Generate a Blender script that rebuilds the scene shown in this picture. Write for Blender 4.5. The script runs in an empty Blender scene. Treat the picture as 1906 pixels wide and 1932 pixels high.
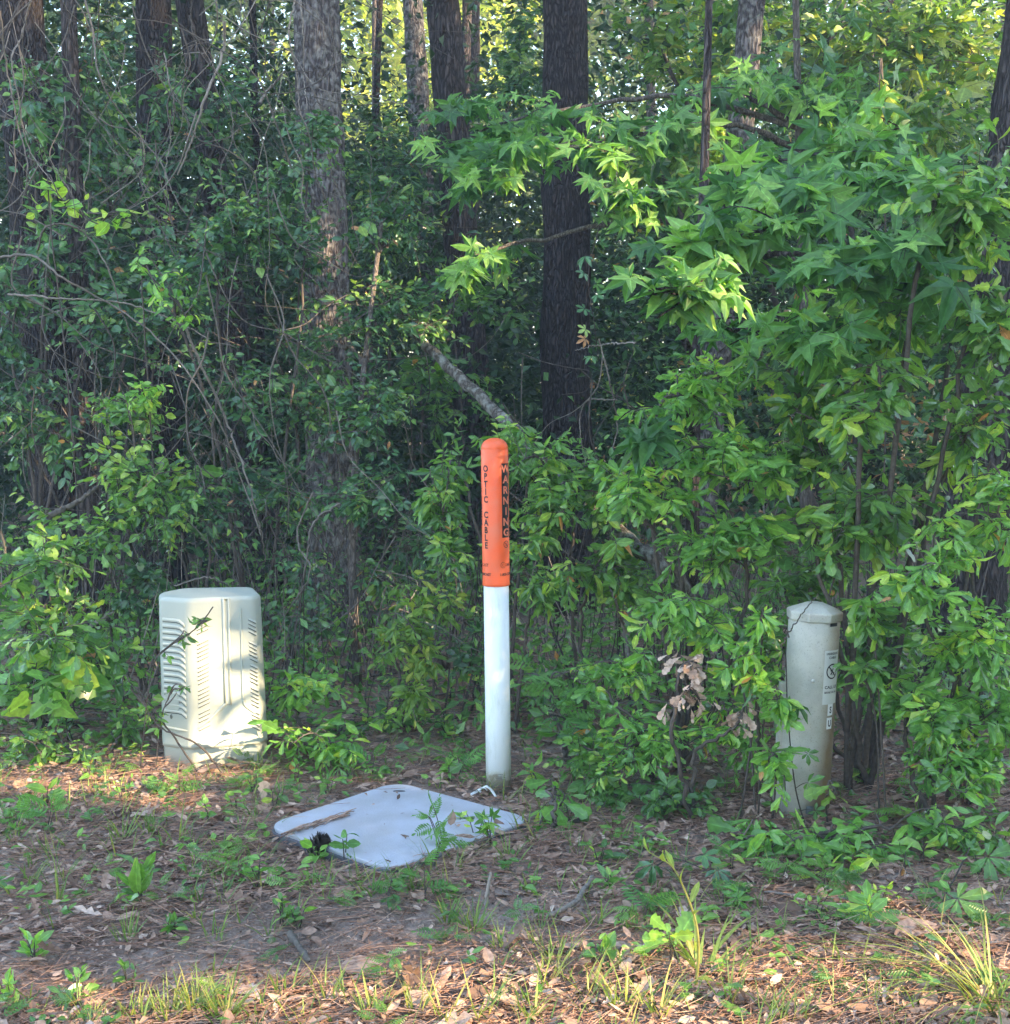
import bpy, math, random
import numpy as np
from mathutils import Vector, Matrix

random.seed(5)
HAZE = 0.0042
C = bpy.context.scene.collection
SC = bpy.context.scene
R_ = math.radians

# ------------------------------------------------------------------ camera model
CAM = np.array([0.0, 0.0, 1.5])
PITCH = R_(5.8)
F = 2610.0
CX, CY = 953.0, 966.0
FWD = np.array([0, math.cos(PITCH), -math.sin(PITCH)])
UPV = np.array([0, math.sin(PITCH), math.cos(PITCH)])
RGT = np.array([1.0, 0, 0])


def ray(px, py):
    return FWD + RGT * ((px - CX) / F) + UPV * ((CY - py) / F)


def at(px, py, Y):
    d = ray(px, py)
    return CAM + d * (Y / d[1])


def gp(px, py, z=0.0):
    d = ray(px, py)
    return CAM + d * ((z - CAM[2]) / d[2])


def hgt(x, y):
    """height of the ground (metres)"""
    x = np.asarray(x, float); y = np.asarray(y, float)
    h = 0.012 * np.sin(2.1 * x + 0.7) * np.cos(1.7 * y + 0.3) + 0.008 * np.sin(5.3 * x + 1.9 * y) + 0.006 * np.cos(7.7 * y - 3.1 * x)
    far = np.clip((np.hypot(x, y) - 8.0) / 30.0, 0, 1)
    h = h + far * (0.5 * np.sin(0.11 * x + 1.0) * np.cos(0.09 * y) + 0.4)
    return h


def gz(x, y):
    return float(hgt(x, y))


# ------------------------------------------------------------------ sun
SUN = np.array([0.84, -0.41, 0.35]); SUN /= np.linalg.norm(SUN)
SUN_EL = math.asin(SUN[2]); SUN_ROT = math.atan2(SUN[0], SUN[1])


# gaps through which the low sun reaches the scene: (point, radius)
LIT = [(at(px, py, 5.15), r) for px, py, r in ((455, 1235, .08), (412, 1220, .06), (430, 1300, .08), (475, 1320, .08), (410, 1380, .08), (470, 1390, .08), (440, 1430, .07))]
FULL = [(at(px, py, 7.85), r) for px, py, r in ((626, 380, .035), (630, 455, .045), (630, 545, .04), (634, 615, .045), (638, 690, .045))] + [(at(672, 1130, 6.35), .07), (at(672, 1180, 6.35), .06)]
LIT += FULL + [(gp(60, 1480), .12), (gp(190, 1475), .10), (gp(270, 1490), .07), (at(1660, 150, 5.9), .3), (at(60, 1090, 5.5), .14), (at(20, 1060, 5.6), .12)]
FAR = [(at(1330, 250, 8.7), .3), (at(1560, 90, 9.6), .25), (at(1740, 70, 9.6), .3), (at(1860, 130, 9.4), .3), (at(1400, 60, 10.0), .2), (at(700, 60, 27.0), 2.6), (at(680, 230, 26.0), 1.8), (at(420, 60, 27.0), 1.5), (at(900, 60, 27.0), 1.6)]
LIT += FAR
for px, py in [(60, 1925), (190, 1920), (330, 1895), (420, 1890), (520, 1905), (640, 1885), (760, 1870), (880, 1860), (960, 1900), (1060, 1850), (1160, 1880), (1250, 1850), (1330, 1830), (1420, 1870),
               (1520, 1860), (1600, 1830), (1700, 1850), (1790, 1830), (1880, 1820), (1880, 1900), (1660, 1910), (1240, 1920), (800, 1930), (1330, 1780), (1850, 1760), (1450, 1920), (1780, 1920), (1050, 1925), (400, 1930)]:
    LIT.append((gp(px, py), .085))


SHADE = [(np.array([-.045, 4.95, z]), .13) for z in (.1, .3, .5, .7, .9, 1.1, 1.25)]      # the marker post stands in full shade


def in_beam(P, beams, pad=0.0, lead=0.5):
    m = np.zeros(P.shape[:-1], bool)
    for q, r in beams:
        v = P - q; t_ = v @ SUN
        m |= (np.linalg.norm(v - t_[..., None] * SUN, axis=-1) < r + pad) & (t_ > lead)
    return m


# ------------------------------------------------------------------ mesh builder
class MB:
    def __init__(s):
        s.V = []; s.T = []; s.Q = []; s.tint = []; s.vein = []; s.n = 0

    def add(s, V, T=None, Q=None, tint=0.5, vein=1.0):
        V = np.asarray(V, float).reshape(-1, 3)
        if T is not None and len(T): s.T.append(np.asarray(T, np.int64).reshape(-1, 3) + s.n)
        if Q is not None and len(Q): s.Q.append(np.asarray(Q, np.int64).reshape(-1, 4) + s.n)
        s.V.append(V)
        s.tint.append(np.broadcast_to(np.asarray(tint, float), (len(V),)))
        s.vein.append(np.broadcast_to(np.asarray(vein, float), (len(V),)))
        s.n += len(V)

    def box(s, lo, hi, tint=0.5):
        x0, y0, z0 = lo; x1, y1, z1 = hi
        V = [(x0, y0, z0), (x1, y0, z0), (x1, y1, z0), (x0, y1, z0), (x0, y0, z1), (x1, y0, z1), (x1, y1, z1), (x0, y1, z1)]
        Q = [(0, 3, 2, 1), (4, 5, 6, 7), (0, 1, 5, 4), (1, 2, 6, 5), (2, 3, 7, 6), (3, 0, 4, 7)]
        s.add(V, Q=Q, tint=tint)

    def build(s, name, mat, parent=None, origin=(0, 0, 0), smooth=True, attrs=True):
        V = np.concatenate(s.V) if s.V else np.zeros((0, 3))
        V = V - np.asarray(origin, float)
        T = np.concatenate(s.T) if s.T else np.zeros((0, 3), np.int64)
        Q = np.concatenate(s.Q) if s.Q else np.zeros((0, 4), np.int64)
        me = bpy.data.meshes.new(name)
        me.vertices.add(len(V)); me.vertices.foreach_set('co', V.astype(np.float32).ravel())
        me.loops.add(len(T) * 3 + len(Q) * 4)
        me.loops.foreach_set('vertex_index', np.concatenate([T.ravel(), Q.ravel()]).astype(np.int32))
        me.polygons.add(len(T) + len(Q))
        st = np.concatenate([np.arange(len(T)) * 3, len(T) * 3 + np.arange(len(Q)) * 4]).astype(np.int32)
        me.polygons.foreach_set('loop_start', st)
        me.polygons.foreach_set('use_smooth', np.full(len(T) + len(Q), bool(smooth)))
        me.update(calc_edges=True)
        if attrs:
            a = me.attributes.new('tint', 'FLOAT', 'POINT'); a.data.foreach_set('value', np.concatenate(s.tint).astype(np.float32))
            a = me.attributes.new('vein', 'FLOAT', 'POINT'); a.data.foreach_set('value', np.concatenate(s.vein).astype(np.float32))
        me.materials.append(mat)
        o = bpy.data.objects.new(name, me); C.objects.link(o)
        if parent is not None: o.parent = parent
        else: o.location = origin
        return o


def empty(name, loc, rz=0.0):
    o = bpy.data.objects.new(name, None); C.objects.link(o)
    o.empty_display_size = 0.1
    o.location = loc; o.rotation_euler = (0, 0, rz)
    return o


def tag(o, label=None, cat=None, group=None, kind=None):
    if label: o['label'] = label
    if cat: o['category'] = cat
    if group: o['group'] = group
    if kind: o['kind'] = kind
    return o


def nrm(a):
    return a / np.maximum(np.linalg.norm(a, axis=-1, keepdims=True), 1e-9)


# ------------------------------------------------------------------ materials
def nt(name):
    m = bpy.data.materials.new(name); m.use_nodes = True
    t = m.node_tree; t.nodes.clear()
    out = t.nodes.new('ShaderNodeOutputMaterial')
    return m, t, out


def N(t, typ, **kw):
    n = t.nodes.new(typ)
    for k, v in kw.items(): setattr(n, k, v)
    return n


def ramp(t, stops, interp='LINEAR'):
    r = N(t, 'ShaderNodeValToRGB'); r.color_ramp.interpolation = interp
    el = r.color_ramp.elements
    while len(el) < len(stops): el.new(0.5)
    for e, (p, c) in zip(el, stops):
        e.position = p; e.color = (*c, 1)
    return r


def leaf_mat(name, stops, trans=0.38, rough=0.42, spec=0.5, veincol=1.5, tr_gain=(1.5, 1.7, 0.7)):
    m, t, out = nt(name)
    at_ = N(t, 'ShaderNodeAttribute', attribute_name='tint')
    rp = ramp(t, stops)
    t.links.new(at_.outputs['Fac'], rp.inputs[0])
    ve = N(t, 'ShaderNodeAttribute', attribute_name='vein')
    vr = ramp(t, [(0.0, (1, 1, 1)), (0.16, (0, 0, 0))])
    t.links.new(ve.outputs['Fac'], vr.inputs[0])
    br = N(t, 'ShaderNodeMix', data_type='RGBA', blend_type='MULTIPLY'); br.inputs[0].default_value = 1
    br.inputs[7].default_value = (veincol, veincol, veincol * 1.1, 1)
    t.links.new(rp.outputs[0], br.inputs[6])
    mx = N(t, 'ShaderNodeMix', data_type='RGBA')
    t.links.new(vr.outputs[0], mx.inputs[0]); t.links.new(rp.outputs[0], mx.inputs[6]); t.links.new(br.outputs[2], mx.inputs[7])
    # blotchy wear of the blade
    tc = N(t, 'ShaderNodeTexCoord'); nz = N(t, 'ShaderNodeTexNoise'); nz.inputs['Scale'].default_value = 60
    t.links.new(tc.outputs['Object'], nz.inputs['Vector'])
    mr = N(t, 'ShaderNodeMapRange'); mr.inputs[1].default_value = 0.3; mr.inputs[2].default_value = 0.7
    mr.inputs[3].default_value = 0.78; mr.inputs[4].default_value = 1.18
    t.links.new(nz.outputs[0], mr.inputs[0])
    m2 = N(t, 'ShaderNodeVectorMath', operation='SCALE')
    t.links.new(mx.outputs[2], m2.inputs[0]); t.links.new(mr.outputs[0], m2.inputs['Scale'])
    p = N(t, 'ShaderNodeBsdfPrincipled')
    p.inputs['Roughness'].default_value = rough
    p.inputs['Specular IOR Level'].default_value = spec
    t.links.new(m2.outputs[0], p.inputs['Base Color'])
    tl = N(t, 'ShaderNodeBsdfTranslucent')
    tg = N(t, 'ShaderNodeVectorMath', operation='MULTIPLY'); tg.inputs[1].default_value = tr_gain
    t.links.new(m2.outputs[0], tg.inputs[0]); t.links.new(tg.outputs[0], tl.inputs['Color'])
    ms = N(t, 'ShaderNodeMixShader'); ms.inputs[0].default_value = trans
    t.links.new(p.outputs[0], ms.inputs[1]); t.links.new(tl.outputs[0], ms.inputs[2])
    t.links.new(ms.outputs[0], out.inputs[0])
    return m


def simple_mat(name, col, rough=0.6, spec=0.4, noise=0.0, nscale=20, bump=0.0, bscale=60, col2=None, metallic=0):
    m, t, out = nt(name)
    p = N(t, 'ShaderNodeBsdfPrincipled'); p.inputs['Roughness'].default_value = rough
    p.inputs['Specular IOR Level'].default_value = spec; p.inputs['Metallic'].default_value = metallic
    tc = N(t, 'ShaderNodeTexCoord')
    if noise > 0 or col2:
        nz = N(t, 'ShaderNodeTexNoise'); nz.inputs['Scale'].default_value = nscale; nz.inputs['Detail'].default_value = 6
        t.links.new(tc.outputs['Object'], nz.inputs['Vector'])
        c2 = col2 or tuple(c * (1 - noise) for c in col)
        rp = ramp(t, [(0.35, c2), (0.65, col)])
        t.links.new(nz.outputs[0], rp.inputs[0]); t.links.new(rp.outputs[0], p.inputs['Base Color'])
    else:
        p.inputs['Base Color'].default_value = (*col, 1)
    if bump > 0:
        n2 = N(t, 'ShaderNodeTexNoise'); n2.inputs['Scale'].default_value = bscale; n2.inputs['Detail'].default_value = 4
        t.links.new(tc.outputs['Object'], n2.inputs['Vector'])
        b = N(t, 'ShaderNodeBump'); b.inputs['Strength'].default_value = bump; b.inputs['Distance'].default_value = 0.01
        t.links.new(n2.outputs[0], b.inputs['Height']); t.links.new(b.outputs[0], p.inputs['Normal'])
    t.links.new(p.outputs[0], out.inputs[0])
    return m


def bark_mat(name, dark, light, scale=9.0, bump=0.9, lichen=None):
    m, t, out = nt(name)
    tc = N(t, 'ShaderNodeTexCoord')
    mp = N(t, 'ShaderNodeMapping'); mp.inputs['Scale'].default_value = (1, 1, 0.26)
    t.links.new(tc.outputs['Object'], mp.inputs[0])
    dn = N(t, 'ShaderNodeTexNoise'); dn.inputs['Scale'].default_value = 14; dn.inputs['Detail'].default_value = 5
    t.links.new(mp.outputs[0], dn.inputs['Vector'])
    va = N(t, 'ShaderNodeVectorMath', operation='MULTIPLY_ADD'); va.inputs[1].default_value = (0.09, 0.09, 0.12)
    t.links.new(dn.outputs['Color'], va.inputs[0]); t.links.new(mp.outputs[0], va.inputs[2])
    vo = N(t, 'ShaderNodeTexVoronoi', feature='DISTANCE_TO_EDGE'); vo.inputs['Scale'].default_value = scale * 4.2
    t.links.new(va.outputs[0], vo.inputs['Vector'])
    nz = N(t, 'ShaderNodeTexNoise'); nz.inputs['Scale'].default_value = 45; nz.inputs['Detail'].default_value = 9; nz.inputs['Roughness'].default_value = .7
    t.links.new(mp.outputs[0], nz.inputs['Vector'])
    r1 = ramp(t, [(0.0, (0, 0, 0)), (0.3, (1, 1, 1))])
    t.links.new(vo.outputs['Distance'], r1.inputs[0])
    r2 = ramp(t, [(0.3, dark), (0.72, light)])
    t.links.new(nz.outputs[0], r2.inputs[0])
    mx = N(t, 'ShaderNodeMix', data_type='RGBA'); mx.inputs[6].default_value = (*[c * 0.55 for c in dark], 1)
    t.links.new(r1.outputs[0], mx.inputs[0]); t.links.new(r2.outputs[0], mx.inputs[7])
    col = mx.outputs[2]
    if lichen:
        ln = N(t, 'ShaderNodeTexNoise'); ln.inputs['Scale'].default_value = 26; ln.inputs['Detail'].default_value = 8
        t.links.new(tc.outputs['Object'], ln.inputs['Vector'])
        lr = ramp(t, [(0.46, (0, 0, 0)), (0.66, (1, 1, 1))])
        t.links.new(ln.outputs[0], lr.inputs[0])
        lx = N(t, 'ShaderNodeMix', data_type='RGBA'); lx.inputs[7].default_value = (*lichen, 1)
        t.links.new(lr.outputs[0], lx.inputs[0]); t.links.new(col, lx.inputs[6]); col = lx.outputs[2]
    p = N(t, 'ShaderNodeBsdfPrincipled'); p.inputs['Roughness'].default_value = 0.9; p.inputs['Specular IOR Level'].default_value = 0.15
    t.links.new(col, p.inputs['Base Color'])
    ad = N(t, 'ShaderNodeMath', operation='MULTIPLY_ADD'); ad.inputs[1].default_value = 0.5
    t.links.new(nz.outputs[0], ad.inputs[0]); t.links.new(r1.outputs[0], ad.inputs[2])
    b = N(t, 'ShaderNodeBump'); b.inputs['Strength'].default_value = bump; b.inputs['Distance'].default_value = 0.02
    t.links.new(ad.outputs[0], b.inputs['Height']); t.links.new(b.outputs[0], p.inputs['Normal'])
    t.links.new(p.outputs[0], out.inputs[0])
    return m


def tint_mat(name, stops, rough=0.8, spec=0.2, trans=0.0):
    m, t, out = nt(name)
    a = N(t, 'ShaderNodeAttribute', attribute_name='tint'); r = ramp(t, stops)
    t.links.new(a.outputs['Fac'], r.inputs[0])
    tc = N(t, 'ShaderNodeTexCoord'); nz = N(t, 'ShaderNodeTexNoise'); nz.inputs['Scale'].default_value = 70
    t.links.new(tc.outputs['Object'], nz.inputs['Vector'])
    mr = N(t, 'ShaderNodeMapRange'); mr.inputs[1].default_value = 0.3; mr.inputs[2].default_value = 0.7
    mr.inputs[3].default_value = 0.7; mr.inputs[4].default_value = 1.2
    t.links.new(nz.outputs[0], mr.inputs[0])
    m2 = N(t, 'ShaderNodeVectorMath', operation='SCALE')
    t.links.new(r.outputs[0], m2.inputs[0]); t.links.new(mr.outputs[0], m2.inputs['Scale'])
    p = N(t, 'ShaderNodeBsdfPrincipled'); p.inputs['Roughness'].default_value = rough; p.inputs['Specular IOR Level'].default_value = spec
    t.links.new(m2.outputs[0], p.inputs['Base Color'])
    if trans:
        tl = N(t, 'ShaderNodeBsdfTranslucent'); t.links.new(m2.outputs[0], tl.inputs['Color'])
        ms = N(t, 'ShaderNodeMixShader'); ms.inputs[0].default_value = trans
        t.links.new(p.outputs[0], ms.inputs[1]); t.links.new(tl.outputs[0], ms.inputs[2]); t.links.new(ms.outputs[0], out.inputs[0])
    else:
        t.links.new(p.outputs[0], out.inputs[0])
    return m


M = {}
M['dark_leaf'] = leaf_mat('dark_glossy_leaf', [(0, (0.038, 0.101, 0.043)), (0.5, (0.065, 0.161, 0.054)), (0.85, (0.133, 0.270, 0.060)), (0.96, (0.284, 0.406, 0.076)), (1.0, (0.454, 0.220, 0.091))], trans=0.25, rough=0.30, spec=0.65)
M['sunny_leaf'] = leaf_mat('sunlit_tint_leaf', [(0, (0.16, 0.24, 0.04)), (0.6, (0.30, 0.36, 0.06)), (1.0, (0.48, 0.44, 0.10))], trans=.5, rough=.5, spec=.3)  # sunlight on the far thicket is put into this leaf colour
M['under_leaf'] = leaf_mat('shade_darkened_leaf', [(0, (0.014, 0.036, 0.015)), (0.6, (0.027, 0.060, 0.022)), (1.0, (0.056, 0.096, 0.030))], trans=.3, rough=.5, spec=.4)  # leaf green darkened so the depths of the wood read as shade
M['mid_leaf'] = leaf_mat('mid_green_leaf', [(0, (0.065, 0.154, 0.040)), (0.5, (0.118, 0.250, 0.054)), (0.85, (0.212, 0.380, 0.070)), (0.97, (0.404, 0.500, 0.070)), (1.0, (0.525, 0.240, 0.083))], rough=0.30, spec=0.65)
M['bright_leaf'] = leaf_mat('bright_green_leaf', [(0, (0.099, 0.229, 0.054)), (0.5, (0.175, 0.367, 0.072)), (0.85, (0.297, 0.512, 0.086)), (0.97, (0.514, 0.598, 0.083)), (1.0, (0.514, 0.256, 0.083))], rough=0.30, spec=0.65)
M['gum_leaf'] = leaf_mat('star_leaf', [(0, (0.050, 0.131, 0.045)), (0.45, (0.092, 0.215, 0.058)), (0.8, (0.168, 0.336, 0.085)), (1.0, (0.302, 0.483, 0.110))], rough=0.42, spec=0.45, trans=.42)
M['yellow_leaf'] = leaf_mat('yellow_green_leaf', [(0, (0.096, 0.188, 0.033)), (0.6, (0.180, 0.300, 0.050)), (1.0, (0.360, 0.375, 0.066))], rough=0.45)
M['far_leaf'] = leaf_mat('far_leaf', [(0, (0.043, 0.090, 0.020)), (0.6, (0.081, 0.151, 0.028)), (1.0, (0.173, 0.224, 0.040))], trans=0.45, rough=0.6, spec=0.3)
M['fern_leaf'] = leaf_mat('feathery_leaf', [(0, (0.072, 0.179, 0.050)), (1.0, (0.160, 0.331, 0.083))], rough=0.55, spec=0.3)
M['grass'] = leaf_mat('grass_blade', [(0, (0.096, 0.179, 0.050)), (0.6, (0.192, 0.276, 0.066)), (1.0, (0.416, 0.359, 0.110))], rough=0.5, spec=0.35, trans=0.3)
M['dead_leaf'] = tint_mat('dead_leaf', [(0, (0.146, 0.093, 0.067)), (0.35, (0.325, 0.211, 0.152)), (0.7, (0.470, 0.324, 0.242)), (1.0, (0.594, 0.453, 0.361))], trans=0.12)
M['pale_dead_leaf'] = tint_mat('pale_dead_leaf', [(0, (0.360, 0.228, 0.156)), (1.0, (0.660, 0.492, 0.384))], trans=0.2)
M['needle'] = tint_mat('pine_needle', [(0, (0.197, 0.104, 0.068)), (0.6, (0.393, 0.226, 0.153)), (1.0, (0.632, 0.427, 0.307))])
M['twig'] = tint_mat('twig_wood', [(0, (0.05, 0.042, 0.036)), (0.6, (0.12, 0.10, 0.085)), (1.0, (0.30, 0.26, 0.22))], rough=0.85)
M['vine'] = tint_mat('vine_wood', [(0, (0.072, 0.061, 0.050)), (0.5, (0.158, 0.137, 0.115)), (1.0, (0.274, 0.238, 0.202))], rough=0.85)
M['bark'] = bark_mat('pine_bark', (0.06, 0.05, 0.048), (0.165, 0.138, 0.13))
M['bark_light'] = bark_mat('pine_bark_grey', (0.10, 0.085, 0.083), (0.25, 0.22, 0.215), lichen=(0.27, 0.26, 0.24))
M['bark_dark'] = bark_mat('dark_bark', (0.038, 0.032, 0.031), (0.11, 0.092, 0.087), scale=12)
M['bark_lichen'] = bark_mat('lichen_bark', (0.10, 0.085, 0.07), (0.19, 0.165, 0.145), scale=14, bump=0.5, lichen=(0.25, 0.25, 0.22))
M['sapling_bark'] = bark_mat('sapling_bark', (0.12, 0.10, 0.085), (0.24, 0.21, 0.185), scale=16, bump=0.4)

# ------------------------------------------------------------------ leaf templates (x along, y across, z up); each: verts, tris, vein
def T_oval(w=0.26, droop=0.18, fold=0.12, wpos=0.38):
    V = [(0, 0, 0), (0.35, 0, -droop * 0.12), (0.7, 0, -droop * 0.5), (1, 0, -droop)]
    for sgn in (1, -1):
        V += [(wpos * 0.6, sgn * w * 0.75, fold * w - droop * 0.06), (wpos + 0.18, sgn * w, fold * w * 1.3 - droop * 0.3), (0.84, sgn * w * 0.5, fold * w * 0.6 - droop * 0.72)]
    T = []
    for b, fl in ((4, 0), (7, 1)):
        t = [(0, 1, b), (1, b + 1, b), (1, 2, b + 1), (2, b + 2, b + 1), (2, 3, b + 2)]
        T += [(x[0], x[2], x[1]) if fl else x for x in t]
    ve = [0, 0, 0, 0] + [1] * 6
    return np.array(V), np.array(T), np.array(ve, float)


def T_simple(w=0.28, droop=0.12, fold=0.2):
    V = [(0, 0, 0), (1, 0, -droop), (0.5, w, fold * w), (0.5, -w, fold * w), (0.5, 0, -droop * 0.3)]
    T = [(0, 4, 2), (4, 1, 2), (0, 3, 4), (4, 3, 1)]
    return np.array(V), np.array(T), np.array([0, 0, 1, 1, 0.0])


def T_outline(half, mid, droop=0.2, fold=0.1):
    """leaf from a margin outline (x, halfwidth) with a midrib"""
    n = len(half)
    xs = [h[0] for h in half]
    V = [(0, 0, 0)] + [(x, 0, -droop * x * x) for x in mid] + [(1, 0, -droop)]
    nm = len(V)
    T = []; ve = [0] * nm
    for sgn in (1, -1):
        b = len(V)
        V += [(x, sgn * w, fold * w - droop * x * x) for x, w in half]; ve += [1] * n
        mx = [v[0] for v in V[:nm]]
        i = 0; j = 0
        tris = []
        # stitch the midrib chain and the margin chain
        while i < nm - 1 or j < n - 1:
            if j >= n - 1 or (i < nm - 1 and mx[i + 1] <= xs[j + 1]):
                tris.append((i, i + 1, b + j)); i += 1
            else:
                tris.append((i, b + j + 1, b + j)); j += 1
        T += tris if sgn > 0 else [(a, c, d) for a, d, c in tris]
    return np.array(V), np.array(T), np.array(ve, float)


def T_star(seed=0, droop=0.35):
    r = random.Random(seed)
    V = [(0.12, 0, 0)]; ve = [0.0]; T = []
    lob = [(-128, 0.55), (-62, 0.86), (0, 1.0), (62, 0.86), (128, 0.55)]
    pts = [(-168, 0.10, 1)]
    for k, (a, L) in enumerate(lob):
        L *= r.uniform(0.82, 1.08); a += r.uniform(-9, 9)
        pts += [(a - 15, L * 0.60, 1), (a, L, 0), (a + 15, L * 0.60, 1)]
        if k < 4:
            b = lob[k + 1][0]
            pts.append(((a + b) / 2, 0.33, 0.8))
    pts.append((168, 0.10, 1))
    for a, L, e in pts:
        x, y = math.cos(R_(a)) * L, math.sin(R_(a)) * L
        V.append((0.12 + x * 0.88, y * 0.88, -droop * (x * x * 0.5 if x > 0 else 0.1 * x * x) - droop * 0.55 * y * y + (0.03 if e else 0))); ve.append(e)
    n = len(pts)
    T = [(0, i, i + 1) for i in range(1, n)]
    return np.array(V), np.array(T), np.array(ve)


def T_merge(items):
    """items: (template, angle deg in plane, scale, offset, tilt deg)"""
    V = []; T = []; ve = []; n = 0
    for (tv, tt, tve), ang, s, off, tilt in items:
        v = tv * s
        ct, st = math.cos(R_(tilt)), math.sin(R_(tilt))
        v = np.stack([v[:, 0] * ct + v[:, 2] * st, v[:, 1], -v[:, 0] * st + v[:, 2] * ct], 1)
        c, s_ = math.cos(R_(ang)), math.sin(R_(ang))
        v = np.stack([v[:, 0] * c - v[:, 1] * s_, v[:, 0] * s_ + v[:, 1] * c, v[:, 2]], 1) + np.array(off)
        V.append(v); T.append(tt + n); ve.append(tve); n += len(v)
    return np.concatenate(V), np.concatenate(T), np.concatenate(ve)


OV = T_oval()
LONG = T_oval(w=0.17, droop=0.28, wpos=0.5)
WIDE = T_oval(w=0.36, droop=0.15, wpos=0.32)
SMALL = T_simple()
OAK = T_outline([(0.02, 0.012), (0.25, 0.06), (0.42, 0.14), (0.50, 0.11), (0.66, 0.23), (0.76, 0.16), (0.88, 0.22), (0.99, 0.06)], [0.3, 0.6, 0.82], droop=0.22)
WOAK = T_outline([(0.02, 0.015), (0.25, 0.07), (0.45, 0.13), (0.55, 0.12), (0.70, 0.165), (0.80, 0.12), (0.90, 0.09), (0.99, 0.012)], [0.3, 0.6, 0.85], droop=0.3, fold=0.25)
GRAPE = T_outline([(-0.08, 0.18), (-0.02, 0.36), (0.18, 0.50), (0.34, 0.40), (0.5, 0.44), (0.66, 0.26), (0.82, 0.18), (0.98, 0.02)], [0.2, 0.5, 0.8], droop=0.25, fold=0.18)
STARS = [T_star(k, .12 + .09 * (k % 6)) for k in range(9)]
CREEP = T_merge([(T_oval(w=0.20, droop=0.25, wpos=.52), a, s, (0.04 * math.cos(R_(a)), .04 * math.sin(R_(a)), 0), 8 + 6 * (abs(a) > 60)) for a, s in ((-112, 0.62), (-56, 0.9), (0, 1.0), (56, 0.9), (112, 0.62))])


def pinnate(n=7, leaf=LONG, base=0.12, taper=True):
    it = []
    for k in range(n):
        x = base + (1 - base) * k / n
        s = (0.36 * (1 - abs(k / n - 0.35) * 0.9)) if taper else 0.3
        for sg in (1, -1):
            it.append((leaf, sg * 58, s, (x, 0, -0.12 * x * x), 6))
    it.append((leaf, 0, 0.3, (0.97, 0, -0.12), 10))
    # the rachis
    rv = np.array([(0, 0.008, 0), (0, -0.008, 0), (1, 0.004, -0.12), (1, -0.004, -0.12), (0.5, 0.006, -0.03), (0.5, -0.006, -0.03)])
    rt = np.array([(0, 1, 4), (1, 5, 4), (4, 5, 2), (5, 3, 2)])
    it.append(((rv, rt, np.ones(6)), 0, 1, (0, 0, 0), 0))
    return T_merge(it)


PINN = pinnate(7)
SER = T_outline([(0.02, 0.02), (0.18, 0.10), (0.24, 0.09), (0.4, 0.17), (0.45, 0.155), (0.6, 0.19), (0.66, 0.165), (0.8, 0.13), (0.85, 0.10), (0.99, 0.01)], [0.3, 0.55, 0.8], droop=0.25, fold=0.18)
TEMPL = {'oval': [OV, T_oval(w=.20, droop=.3, fold=.3, wpos=.45), T_oval(w=.31, droop=.1, fold=.2, wpos=.33), SER], 'long': [LONG, SER, T_oval(w=.13, droop=.45, fold=.3, wpos=.42), T_oval(w=.2, droop=.15, fold=.35)], 'wide': [WIDE], 'small': [SMALL], 'oak': [OAK], 'woak': [WOAK, OAK, SER, T_oval(w=.19, droop=.3, fold=.3, wpos=.55)], 'grape': [GRAPE], 'star': STARS,
         'creep': [CREEP], 'simple': [SMALL], 'fern': [pinnate(6, OAK, .2)], 'pinn': [PINN], 'mixoak': [OAK, WOAK, WOAK, LONG]}


def place(mb, kind, P, D, Nn, S, tint, rng):
    """scatter leaf templates: base point P, direction D, normal Nn, length S"""
    tl = TEMPL[kind]
    pick = rng.integers(0, len(tl), len(P))
    for k, (tv, tt, tve) in enumerate(tl):
        i = np.where(pick == k)[0]
        if not len(i): continue
        x = nrm(D[i]); z = Nn[i] - (Nn[i] * x).sum(1, keepdims=True) * x; z = nrm(z); y = np.cross(z, x)
        s = S[i][:, None, None]
        wv = rng.uniform(0.8, 1.15, (len(i), 1, 1)); cv = rng.uniform(-0.8, 2.6, (len(i), 1, 1))
        V = P[i][:, None, :] + s * (tv[None, :, 0:1] * x[:, None, :] + tv[None, :, 1:2] * wv * y[:, None, :] + tv[None, :, 2:3] * cv * z[:, None, :])
        m = len(tv)
        T = (tt[None] + (np.arange(len(i)) * m)[:, None, None]).reshape(-1, 3)
        mb.add(V.reshape(-1, 3), T=T, tint=np.repeat(tint[i], m), vein=np.tile(tve, len(i)))


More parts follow.
